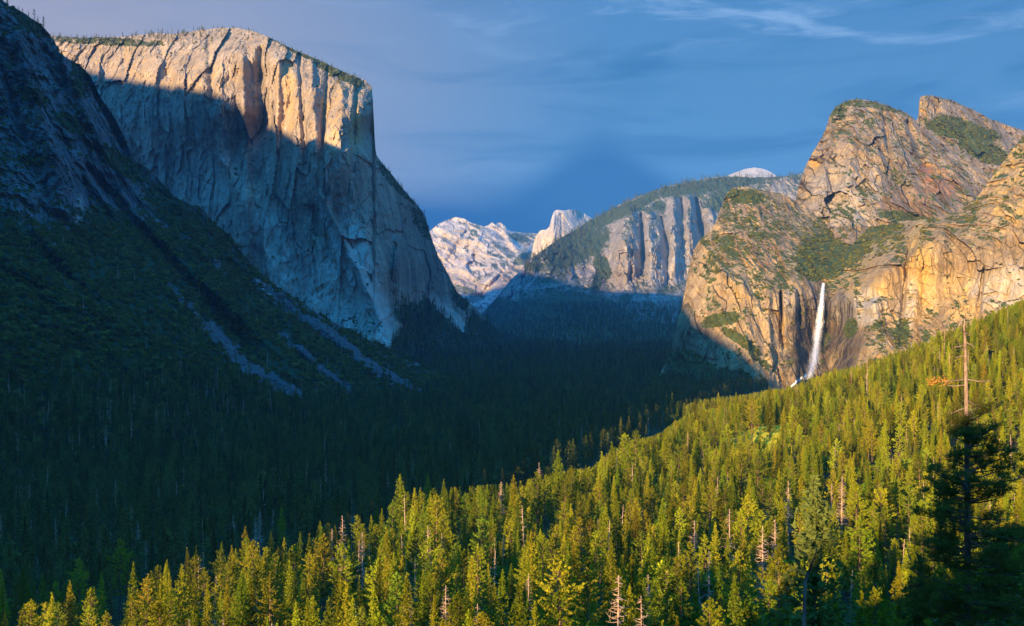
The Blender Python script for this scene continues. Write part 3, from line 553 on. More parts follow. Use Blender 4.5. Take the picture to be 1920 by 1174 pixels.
def conifer(seed, H, Rm, kind='fir', lod=0):
    """returns (trunk V,F), (crown V,F)"""
    R = np.random.RandomState(seed); tp = trunk_pts(R, H, 0.006)
    r0 = H * 0.0125
    woods = [rod(tp, [r0 * (1 - 0.93 * i / 8) for i in range(9)], 6 if lod < 2 else 4)]
    P = []; D = []; S = []
    base = {'fir': 0.16, 'pine': 0.32, 'thin': 0.35, 'slim': 0.12}[kind] * R.uniform(0.8, 1.2)
    step = {0: 0.62, 1: 1.15, 2: 2.4}[lod] * (1.35 if kind == 'pine' else 1.0)
    z = H * base; gap = R.uniform(0, 9, 40)
    while z < H * 0.985:
        t = (z / H - base) / (1 - base)
        if kind in ('fir', 'slim'): rr = Rm * (1 - t) ** 0.85 * min(1, 0.62 + t * 3.2)
        else: rr = Rm * (1 - t ** 2.2) ** 0.75 * min(1, 0.45 + t * 2.6) * (0.75 + 0.5 * abs(math.sin(t * 9 + seed)))
        rr = max(rr, 0.25); nb = {0: 6, 1: 5, 2: 4}[lod]
        if kind in ('pine', 'thin'): nb -= 1
        cx = np.interp(z, tp[:, 2], tp[:, 0]); cy = np.interp(z, tp[:, 2], tp[:, 1]); ph = R.uniform(0, 6.28)
        for b in range(nb):
            if R.rand() < {'fir': 0.06, 'slim': 0.06, 'pine': 0.22, 'thin': 0.34}[kind]: continue
            a = ph + 6.283 * b / nb + R.normal(0, 0.25); L = rr * R.uniform(0.6, 1.16) * (1 + 0.18 * math.sin(a * 2 + gap[int(t * 12)]))
            dr = (-0.34 + 0.75 * t if kind != 'pine' else -0.12 + 0.5 * t) + R.normal(0, 0.08)
            m = max(2, int(L / {0: 0.62, 1: 1.0, 2: 1.9}[lod]))
            q = np.linspace(0.18 if kind in ('fir', 'slim') else 0.45, 1, m)
            x = cx + np.cos(a) * L * q; y = cy + np.sin(a) * L * q
            zz = z + L * (dr * q + (0.16 if kind != 'pine' else 0.22) * q * q) + R.normal(0, 0.1, m)
            P.append(np.stack([x, y, zz], 1)); D.append(np.tile([math.cos(a), math.sin(a), dr * 0.6 + 0.1], (m, 1)))
            S.append(({0: 0.62, 1: 1.0, 2: 1.9}[lod]) * (1.05 - 0.25 * q) * (1.25 if kind == 'pine' else 1.0) * min(1.0, 0.45 + L / 2.2))
            if lod == 0 and kind in ('pine', 'thin') and L > 1.2 and R.rand() < 0.7:
                woods.append(rod([(cx, cy, z), (x[-1] * 0.5 + cx * 0.5, y[-1] * 0.5 + cy * 0.5, z + L * dr * 0.5), (x[-1], y[-1], zz[-1])], [0.07, 0.045, 0.015], 3))
        z += step * R.uniform(0.75, 1.25) * (0.65 + 0.5 * (1 - t))
    # leader
    P.append(np.stack([np.full(4, tp[-1, 0]), np.full(4, tp[-1, 1]), np.linspace(H * 0.955, H * 1.005, 4)], 1)); D.append(np.tile([0, 0, 1.0], (4, 1))); S.append(np.full(4, 0.6 if lod < 2 else 1.0))
    P = np.concatenate(P); D = np.concatenate(D); S = np.concatenate(S)
    cr = tufts(R, P, D, S, {0: 5, 1: 4, 2: 3}[lod], 0.30, 0.8)
    if lod == 0 and kind in ('fir', 'thin', 'pine'):      # dead twigs under the crown
        for i in range(10):
            zz = R.uniform(0.08, base + 0.1) * H; a = R.uniform(0, 6.28); L = R.uniform(0.8, 2.0)
            woods.append(rod([(0, 0, zz), (math.cos(a) * L, math.sin(a) * L, zz - 0.2 * L)], [0.04, 0.01], 3))
    return join(woods), cr

def snag(seed, H, dens=1.0, lod=0):
    R = np.random.RandomState(seed); tp = trunk_pts(R, H, 0.012)
    w = [rod(tp, [H * 0.0145 * (1 - 0.82 * i / 8) for i in range(9)], 6)]
    n = int((110 if lod == 0 else 34) * dens)
    for i in range(n):
        t = R.uniform(0.22, 0.99) ** 0.8; z = t * H; a = R.uniform(0, 6.28)
        L = (1 - t) ** 0.6 * H * 0.13 * R.uniform(0.35, 1.2) + 0.3; s = R.uniform(-0.45, 0.25)
        cx = np.interp(z, tp[:, 2], tp[:, 0]); cy = np.interp(z, tp[:, 2], tp[:, 1]); c, s_ = math.cos(a), math.sin(a)
        p1 = np.array([cx + c * L * 0.55, cy + s_ * L * 0.55, z + s * L * 0.6]); p2 = np.array([cx + c * L, cy + s_ * L, z + s * L + R.uniform(-0.1, 0.3) * L])
        th = 0.05 + 0.035 * L
        w.append(rod([(cx, cy, z), p1, p2], [th, th * 0.6, 0.02], 3))
        if lod == 0 and L > 1.2:
            for k in range(2):
                q = p1 + (p2 - p1) * R.rand(); e = q + R.normal(0, 0.3, 3) * L
                w.append(rod([q, e], [0.035, 0.012], 3))
    return join(w)

def broadleaf(seed, H, Rm, lod=0):
    R = np.random.RandomState(seed); tp = trunk_pts(R, H * 0.7, 0.03)
    w = [rod(tp, [H * 0.018 * (1 - 0.7 * i / 8) for i in range(9)], 5)]; V = []
    P = []; D = []; S = []
    for i in range(9 if lod == 0 else 6):
        a = R.uniform(0, 6.28); q = R.uniform(0.1, 0.62) * Rm; c = np.array([math.cos(a) * q, math.sin(a) * q, H * R.uniform(0.42, 0.84)])
        rr = Rm * R.uniform(0.35, 0.6); n = {0: 110, 1: 34, 2: 16}[lod]
        d = R.normal(size=(n, 3)); d /= np.linalg.norm(d, axis=1)[:, None]; d[:, 2] = np.abs(d[:, 2]) * 0.9 - 0.25
        P.append(c + d * rr * R.uniform(0.7, 1.08, (n, 1))); D.append(d); S.append(np.full(n, {0: 0.55, 1: 1.05, 2: 1.7}[lod] * (Rm / 4.5) ** 0.5))
        if lod == 0: w.append(rod([(0, 0, H * 0.35), c * 0.6 + np.array([0, 0, H * 0.16]), c], [0.16, 0.1, 0.03], 4))
    return join(w), tufts(R, np.concatenate(P), np.concatenate(D), np.concatenate(S), 3 if lod < 2 else 2, 0.5, 0.7)

def bush(seed, Rm, n, sz):
    R = np.random.RandomState(seed); P = []; D = []
    for i in range(4):
        c = np.array([*(R.uniform(-0.5, 0.5, 2) * Rm), Rm * R.uniform(0.1, 0.5)]); d = R.normal(size=(n // 4, 3)); d /= np.linalg.norm(d, axis=1)[:, None]; d[:, 2] = np.abs(d[:, 2])
        P.append(c + d * Rm * R.uniform(0.45, 0.7) * R.uniform(0.8, 1.05, (n // 4, 1))); D.append(d)
    P = np.concatenate(P); return tufts(R, P, np.concatenate(D), np.full(len(P), sz), 3, 0.55, 0.7)

def proto_obj(name, wood, crown, mw, mc):
    if wood is None: V, Fc = crown; mi = np.zeros(len(Fc)); mats = [mc]
    elif crown is None: V, Fc = wood; mi = np.zeros(len(Fc)); mats = [mw]
    else:
        V, Fc = join([wood, crown]); mi = np.r_[np.zeros(len(wood[1])), np.ones(len(crown[1]))]; mats = [mw, mc]
    me = mesh_from(name, V, Fc, mats, None, mi, smooth=False); return bpy.data.objects.new(name, me)

def collection(name, objs):
    c = bpy.data.collections.new(name)          # a shelf of shapes for the masses of trees; not part of the scene itself
    for o in objs: c.objects.link(o)
    return c

def scatter_object(name, label, pts, kinds, scales, coll, seed=1, tilt=0.03, grp=None):
    """one object of kind stuff: a mass of trees too many to count, placed by geometry nodes"""
    pts = np.asarray(pts, np.float32); n = len(pts); R = np.random.RandomState(seed)
    me = bpy.data.meshes.new(name); me.vertices.add(n); me.vertices.foreach_set('co', pts.ravel())
    a = me.attributes.new('pick', 'INT', 'POINT'); a.data.foreach_set('value', np.asarray(kinds, np.int32))
    a = me.attributes.new('size', 'FLOAT', 'POINT'); a.data.foreach_set('value', np.asarray(scales, np.float32))
    rot = np.stack([R.normal(0, tilt, n), R.normal(0, tilt, n), R.uniform(0, 6.283, n)], 1).astype(np.float32)
    a = me.attributes.new('turn', 'FLOAT_VECTOR', 'POINT'); a.data.foreach_set('vector', rot.ravel())
    o = link(name, me); tag(o, label, None, grp, 'stuff')
    g = bpy.data.node_groups.new(name, 'GeometryNodeTree')
    g.interface.new_socket('Geometry', in_out='INPUT', socket_type='NodeSocketGeometry'); g.interface.new_socket('Geometry', in_out='OUTPUT', socket_type='NodeSocketGeometry')
    N, L = g.nodes, g.links
    gi, go = N.new('NodeGroupInput'), N.new('NodeGroupOutput'); ip = N.new('GeometryNodeInstanceOnPoints'); ci = N.new('GeometryNodeCollectionInfo')
    ci.inputs['Collection'].default_value = coll; ci.inputs['Separate Children'].default_value = True; ci.inputs['Reset Children'].default_value = True
    def na(nm, dt): q = N.new('GeometryNodeInputNamedAttribute'); q.data_type = dt; q.inputs['Name'].default_value = nm; return q.outputs['Attribute']
    mp = N.new('GeometryNodeMeshToPoints'); L.new(gi.outputs[0], mp.inputs[0]); L.new(mp.outputs[0], ip.inputs['Points'])
    L.new(ci.outputs[0], ip.inputs['Instance']); ip.inputs['Pick Instance'].default_value = True
    L.new(na('pick', 'INT'), ip.inputs['Instance Index']); L.new(na('turn', 'FLOAT_VECTOR'), ip.inputs['Rotation']); L.new(na('size', 'FLOAT'), ip.inputs['Scale'])
    L.new(ip.outputs[0], go.inputs[0])
    md = o.modifiers.new('scatter', 'NODES'); md.node_group = g; return o

# the shelf of shapes: names sort alphabetically, which is the order of the pick index
def shelf(tagname, dark):
    mc = M_dark if dark else M_fir; mo = M_brush if dark else M_oak; L = []  # the dark shelf's leaf colours carry the shade of its trees
    for i, (H, r, k) in enumerate([(30, 4.2, 'fir'), (34, 3.8, 'slim'), (26, 4.3, 'fir'), (32, 4.8, 'pine'), (28, 3.4, 'thin')]):
        w, c = conifer(100 + i, H, r, k, 1 if dark else 0); L.append(proto_obj('%s_a%d' % (tagname, i), w, c, M_bark, mc))
    for i in range(2): L.append(proto_obj('%s_b%d' % (tagname, i), snag(130 + i, 27, 1, 1), None, M_snag, None))
    for i in range(2):
        w, c = broadleaf(140 + i, 14, 5.5, 1); L.append(proto_obj('%s_c%d' % (tagname, i), w, c, M_bark, mo))
    return collection(tagname, L)
C_lit = shelf('lit_shelf', False); C_dark = shelf('dark_shelf', True)
L = []
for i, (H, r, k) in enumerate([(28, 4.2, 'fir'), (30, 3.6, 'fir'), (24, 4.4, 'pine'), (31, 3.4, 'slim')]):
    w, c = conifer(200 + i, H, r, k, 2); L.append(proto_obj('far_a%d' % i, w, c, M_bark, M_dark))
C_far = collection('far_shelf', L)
C_bush = collection('bush_shelf', [proto_obj('bush_%d' % i, None, bush(300 + i, 5.0, 96, 1.7), None, M_brush) for i in range(4)])
C_bushlit = collection('bushlit_shelf', [proto_obj('bushlit_%d' % i, None, bush(310 + i, 5.0, 64, 2.0), None, M_brush) for i in range(3)])

C_meadow = collection('meadow_shelf', [proto_obj('meadow_bush_%d' % i, None, bush(330 + i, 5.0, 96, 1.6), None, M_oak) for i in range(3)])

def sample_surface(names, n, weight, seed):
    """n random points on a mountain's surface, by area times weight(px, py, veg, nz)"""
    R = np.random.RandomState(seed); d = SURF[names]; P = d['P']
    a = np.linalg.norm(np.cross(P[:-1, 1:] - P[:-1, :-1], P[1:, :-1] - P[:-1, :-1]), axis=-1)
    nz = np.abs(d['N'][:-1, :-1, 2])
    w = (a * weight(d['px'][:-1, :-1], d['py'][:-1, :-1], d['veg'][:-1, :-1], nz)).ravel(); w = np.maximum(w, 0); w /= w.sum()
    idx = R.choice(len(w), n, p=w); r, c = np.divmod(idx, P.shape[1] - 1); u, v = R.rand(n, 1), R.rand(n, 1)
    Q_ = P[r, c] * (1-u) * (1-v) + P[r, c+1] * u * (1-v) + P[r+1, c] * (1-u) * v + P[r+1, c+1] * u * v
    return Q_, d['px'][r, c], d['py'][r, c]

# ------------------------------------------------------------------ scree and woods on the left mountain
SCREE = [[(505, 545), (560, 590), (640, 640), (700, 690), (760, 720), (830, 780)], [(525, 628), (580, 670), (640, 720), (700, 775), (740, 790)], [(318, 535), (345, 565), (370, 590)], [(395, 610), (450, 680), (520, 720), (560, 740)]]
def dist_path(px, py, path):
    d = np.full(np.shape(px), 1e9)
    for (x1, y1), (x2, y2) in zip(path[:-1], path[1:]):
        L2 = (x2-x1)**2 + (y2-y1)**2; t = np.clip(((px-x1)*(x2-x1) + (py-y1)*(y2-y1)) / L2, 0, 1)
        d = np.minimum(d, np.hypot(px - x1 - t*(x2-x1), py - y1 - t*(y2-y1)))
    return d
def scree_free(px, py):
    k = np.ones(np.shape(px)); nz = fbm(np.asarray(px)/14, np.asarray(py)/14, np.zeros(np.shape(px)), 3)
    for i, p in enumerate(SCREE): k = k * (dist_path(px, py, p) > (9, 6, 5, 12)[i] + 17 * nz)
    return k
def recolor_scree():
    o = bpy.data.objects['left_mountain']; d = SURF['left_mountain']; n = d['px'].size
    fr = 1 - scree_free(d['px'], d['py']).ravel()
    for nm, on in (('veg', 0.0), ('pale', 0.0)):
        a = o.data.attributes[nm].data; v = np.zeros(len(a), np.float32); a.foreach_get('value', v); v[:n] = np.where(fr > 0, on if nm == 'pale' else 0.22, v[:n]); a.foreach_set('value', v)
recolor_scree()

def left_woods():
    R = np.random.RandomState(3)
    low = lambda px, py: sstep(0, 60, py - np.interp(px, [0, 200, 400, 600, 800, 900], [760, 780, 790, 800, 800, 800]) + 60)
    w = lambda px, py, vg, nz: (px > -60) * scree_free(px, py) * (sstep(0.25, 0.55, vg) + 0.04) * (0.25 + nz) * (0.12 + sstep(-0.30, 0.20, fbm((px - py * 0.8) / 26.0, (px + py) / 90.0, px * 0.0 + 3.1, 4, 0.6)))
    p, px, py = sample_surface('left_mountain', 17000, w, 1); sz = R.uniform(0.55, 1.25, len(p)) * np.where(py < 420, 0.6, 1.0)
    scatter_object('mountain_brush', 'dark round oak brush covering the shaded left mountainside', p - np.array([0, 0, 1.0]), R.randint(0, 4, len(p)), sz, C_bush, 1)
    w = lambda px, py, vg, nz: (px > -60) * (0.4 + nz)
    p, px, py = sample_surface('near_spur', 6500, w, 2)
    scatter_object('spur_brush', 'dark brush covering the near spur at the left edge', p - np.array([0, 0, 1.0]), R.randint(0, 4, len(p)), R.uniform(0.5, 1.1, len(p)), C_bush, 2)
    w = lambda px, py, vg, nz: (px > -60) * scree_free(px, py) * sstep(0.2, 0.6, vg) * (low(px, py) + 0.035)
    p, px, py = sample_surface('left_mountain', 6500, w, 3); k = np.where(R.rand(len(p)) < 0.09, R.randint(5, 7, len(p)), R.choice([0, 1, 2, 3, 4, 7, 8], len(p)))
    scatter_object('mountain_conifers', 'dark conifers along the foot of the left mountain in shade', p - np.array([0, 0, 1.0]), k, R.uniform(0.5, 1.05, len(p)), C_dark, 3)
    w = lambda px, py, vg, nz: (px > -60) * (sstep(640, 800, py) + 0.05)
    p, px, py = sample_surface('near_spur', 2600, w, 4); k = np.where(R.rand(len(p)) < 0.12, R.randint(5, 7, len(p)), R.choice([0, 1, 2, 3, 4, 7, 8], len(p)))
    scatter_object('spur_conifers', 'dark conifers and grey dead trunks on the near spur', p - np.array([0, 0, 1.0]), k, R.uniform(0.5, 1.05, len(p)), C_dark, 4)
left_woods()
def boulders():
    R = np.random.RandomState(5); L = []
    for i in range(4):
        V = R.normal(size=(10, 3)); V /= np.linalg.norm(V, axis=1)[:, None]; V *= np.array([1.0, 0.8, 0.6]) * 1.8
        import bmesh
        bm = bmesh.new(); [bm.verts.new(v) for v in V]; bmesh.ops.convex_hull(bm, input=bm.verts); me = bpy.data.meshes.new('scree_block_%d' % i); bm.to_mesh(me); bm.free(); me.materials.append(M_block)
        L.append(bpy.data.objects.new('scree_block_%d' % i, me))
    w = lambda px, py, vg, nz: (px > -60) * (1 - scree_free(px, py))
    p, px, py = sample_surface('left_mountain', 5200, w, 6)
    scatter_object('scree_blocks', 'grey scree blocks in the bare chutes of the left mountainside', p, R.randint(0, 4, len(p)), R.lognormal(-0.35, 0.5, len(p)), collection('block_shelf', L), 6, 1.5)
M_block = bark_mat('scree_stone', (0.07, 0.07, 0.07), (0.24, 0.23, 0.22), 0.6)
boulders()

def cliff_growth():
    R = np.random.RandomState(8)
    for nm, n, smin, smax, lab in (('waterfall_cliff', 3800, 0.35, 0.85, 'green scrub on the ledges of the waterfall cliff'), ('cathedral_peak', 1100, 0.35, 0.8, 'scrub on the top and ledges of the rounded peak'),
                                   ('rear_peak', 900, 0.5, 1.0, 'green scrub on the slope behind the rounded peak'), ('granite_monolith', 1500, 0.5, 1.1, 'scrub on the rim and foot of the great cliff'), ('spired_ridge', 3500, 0.7, 1.5, 'scrub on the flanks of the spired ridge')):
        w = lambda px, py, vg, nz: sstep(0.38, 0.7, vg)
        p, px, py = sample_surface(nm, n, w, n)
        scatter_object('ledge_scrub', lab, p - np.array([0, 0, 1.0]), R.randint(0, 3, n), R.uniform(smin, smax, n), C_bushlit, n)
    # conifers along the skylines
    def rim(nm, x0, x1, n, rows, smin, smax, lab, seed, nmin=0.3):
        d = SURF[nm]; R = np.random.RandomState(seed); m = d['P'].shape[0]
        cols = np.where((d['px'][0] > x0) & (d['px'][0] < x1))[0]
        c = R.choice(cols, n); keep = perlin(d['px'][0][c] / 9.0, c * 0.0, c * 0.0 + seed) > -0.12; c = c[keep]
        r = m - 1 - (np.abs(R.normal(0, 1, len(c))) * rows).astype(int)
        p = d['P'][np.clip(r, 0, m-1), c]
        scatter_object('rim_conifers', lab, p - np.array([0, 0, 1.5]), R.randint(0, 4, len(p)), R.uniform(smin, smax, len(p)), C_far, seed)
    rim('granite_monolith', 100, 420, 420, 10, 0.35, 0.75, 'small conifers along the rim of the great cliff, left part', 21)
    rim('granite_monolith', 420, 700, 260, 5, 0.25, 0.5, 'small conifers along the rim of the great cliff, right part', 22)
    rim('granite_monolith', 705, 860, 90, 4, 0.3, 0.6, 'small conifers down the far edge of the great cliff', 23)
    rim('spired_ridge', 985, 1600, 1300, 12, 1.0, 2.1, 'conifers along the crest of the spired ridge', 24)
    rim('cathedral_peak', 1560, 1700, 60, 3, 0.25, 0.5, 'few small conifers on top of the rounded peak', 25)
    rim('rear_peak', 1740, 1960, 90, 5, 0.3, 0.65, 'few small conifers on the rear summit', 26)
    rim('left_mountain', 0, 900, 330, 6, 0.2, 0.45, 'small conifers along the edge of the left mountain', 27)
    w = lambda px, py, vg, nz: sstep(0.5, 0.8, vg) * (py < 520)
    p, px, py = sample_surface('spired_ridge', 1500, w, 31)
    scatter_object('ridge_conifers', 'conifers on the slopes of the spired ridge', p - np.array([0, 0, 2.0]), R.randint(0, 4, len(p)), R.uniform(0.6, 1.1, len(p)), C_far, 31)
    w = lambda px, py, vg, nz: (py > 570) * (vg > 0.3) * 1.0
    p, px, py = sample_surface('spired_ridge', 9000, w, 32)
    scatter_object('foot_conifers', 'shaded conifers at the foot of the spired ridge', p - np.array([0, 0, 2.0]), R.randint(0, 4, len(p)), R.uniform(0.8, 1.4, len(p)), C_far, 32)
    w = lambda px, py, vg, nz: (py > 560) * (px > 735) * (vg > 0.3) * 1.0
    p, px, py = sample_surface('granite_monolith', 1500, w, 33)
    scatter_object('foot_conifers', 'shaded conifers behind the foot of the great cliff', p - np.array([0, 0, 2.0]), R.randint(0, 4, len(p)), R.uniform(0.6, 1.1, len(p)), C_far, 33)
cliff_growth()

# ------------------------------------------------------------------ the valley forest and the sunlit forest
def in_view(x, y, m=80): 
    px = CX + F * x / np.maximum(y, 1); return (px > -m) & (px < 1920 + m)
MEADOW = lambda x, y: ((x - 206) / 25)**2 + ((y - 866) / 27)**2 < 1 + 0.5 * perlin(x / 9, y / 9, x * 0)
KEEP = []        # spots taken by the trees placed one by one
def jgrid(x0, x1, y0, y1, s, seed):
    R = np.random.RandomState(seed); X, Y = np.meshgrid(np.arange(x0, x1, s), np.arange(y0, y1, s)); X = X + R.uniform(-0.48, 0.48, X.shape) * s; Y = Y + R.uniform(-0.48, 0.48, Y.shape) * s
    return X.ravel(), Y.ravel()
def forests():
    R = np.random.RandomState(41)
    q = R.normal(0, 1, (46, 2)) * (15, 16) + (204, 866)
    scatter_object('meadow_shrubs', 'low bright shrubs dotted over the small sunlit meadow', np.stack([q[:, 0], q[:, 1], ground_z(q[:, 0], q[:, 1]) - 0.3], 1), R.randint(0, 3, 46), R.uniform(0.12, 0.42, 46), C_meadow, 40)
    x, y = jgrid(-1400, 1700, 1250, 2350, 10.5, 42); k = in_view(x, y) & ~MEADOW(x, y)
    x, y = x[k], y[k]; ya = np.interp(CX + F * x / y, [1200, 1500, 1700, 1920], [3000, 2080, 1960, 1850]); k = y < ya; x, y = x[k], y[k]
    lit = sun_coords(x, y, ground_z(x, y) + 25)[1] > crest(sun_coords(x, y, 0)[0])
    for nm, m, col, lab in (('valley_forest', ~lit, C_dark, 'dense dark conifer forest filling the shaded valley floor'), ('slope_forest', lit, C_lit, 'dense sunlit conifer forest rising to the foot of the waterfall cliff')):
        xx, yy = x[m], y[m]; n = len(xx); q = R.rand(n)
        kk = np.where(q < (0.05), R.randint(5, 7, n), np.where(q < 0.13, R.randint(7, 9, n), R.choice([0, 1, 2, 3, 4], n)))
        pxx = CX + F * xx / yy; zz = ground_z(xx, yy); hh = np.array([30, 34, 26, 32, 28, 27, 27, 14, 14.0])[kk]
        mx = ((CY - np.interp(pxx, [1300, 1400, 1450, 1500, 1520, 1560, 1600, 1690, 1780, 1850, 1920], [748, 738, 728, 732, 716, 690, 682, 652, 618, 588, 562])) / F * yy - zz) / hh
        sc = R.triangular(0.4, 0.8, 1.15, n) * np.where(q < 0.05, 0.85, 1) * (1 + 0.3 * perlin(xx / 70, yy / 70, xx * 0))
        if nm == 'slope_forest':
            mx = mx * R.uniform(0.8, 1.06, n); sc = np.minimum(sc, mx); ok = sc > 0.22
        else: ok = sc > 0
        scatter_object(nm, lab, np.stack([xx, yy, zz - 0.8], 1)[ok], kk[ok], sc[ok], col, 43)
    x, y = jgrid(-2500, 1500, 2350, 6400, 23, 44); k = in_view(x, y) & ~((CX + F * x / y > 1290)); x, y = x[k], y[k]; n = len(x)
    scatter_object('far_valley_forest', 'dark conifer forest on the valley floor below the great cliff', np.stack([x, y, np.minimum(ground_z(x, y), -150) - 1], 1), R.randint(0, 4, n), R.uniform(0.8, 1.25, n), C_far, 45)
forests()

# individual trees -------------------------------------------------
KIND = {}
def kind_meshes():
    specs = {'fir': [(30, 5.0, 'fir'), (33, 4.6, 'slim'), (27, 5.0, 'fir'), (31, 4.1, 'slim'), (29, 5.5, 'fir')], 'pine': [(30, 4.8, 'pine'), (33, 5.2, 'pine'), (27, 4.3, 'pine')], 'thin_conifer': [(29, 3.2, 'thin'), (32, 3.5, 'thin')]}
    for k, L in specs.items():
        KIND[k] = []
        for i, (H, r, t) in enumerate(L):
            w, c = conifer(400 + i * 7 + len(k), H, r, t, 0)
            KIND[k].append((H, mesh_from(k + '_trunk', w[0], w[1], [M_bark], smooth=True), mesh_from(k + '_crown', c[0], c[1], [M_fir], smooth=False)))
    KIND['dead_tree'] = [(H, mesh_from('dead_tree', *snag(500 + i, H, d), [M_snag], smooth=True), None) for i, (H, d) in enumerate([(29, 1.3), (25, 0.9), (31, 0.6), (22, 1.1)])]
    KIND['broadleaf_tree'] = []
    for i in range(3):
        w, c = broadleaf(520 + i, 15, 5.2, 0)
        KIND['broadleaf_tree'].append((15, mesh_from('broadleaf_trunk', w[0], w[1], [M_bark]), mesh_from('broadleaf_crown', c[0], c[1], [M_oak], smooth=False)))
kind_meshes()
WORDS = {'fir': 'fir', 'pine': 'pine', 'thin_conifer': 'sparse crowned conifer', 'dead_tree': 'bare dead tree', 'broadleaf_tree': 'broad leafy tree'}
CATW = {'fir': 'fir', 'pine': 'pine', 'thin_conifer': 'conifer', 'dead_tree': 'dead tree', 'broadleaf_tree': 'broadleaf tree'}
def plant(kind, x, y, H, var, rot, label, group):
    H0, mt, mc = KIND[kind][var % len(KIND[kind])]; z = float(ground_z(x, y)) - 0.4
    s = H / H0
    o = link(kind, mt) if mc is None else bpy.data.objects.new(kind, None)
    if mc is not None:
        COL.objects.link(o); link('trunk', mt, o); link('crown', mc, o)
    o.location = (x, y, z); o.rotation_euler = (0, 0, rot); o.scale = (s, s, s)
    tag(o, label, CATW[kind], group); KEEP.append((x, y)); return o
def solve(px, py, H):
    """where on the ground a tree of height H stands whose top is seen at (px, py)"""
    Y = np.linspace(140, 1600, 3000); x = (px - CX) / F * Y; top = ground_z(x, Y) + H; want = (CY - py) / F * Y
    d = top - want; i = np.where(np.sign(d[:-1]) != np.sign(d[1:]))[0]
    if len(i) == 0: i = [int(np.argmin(np.abs(d)))]
    return float(x[i[0]]), float(Y[i[0]])

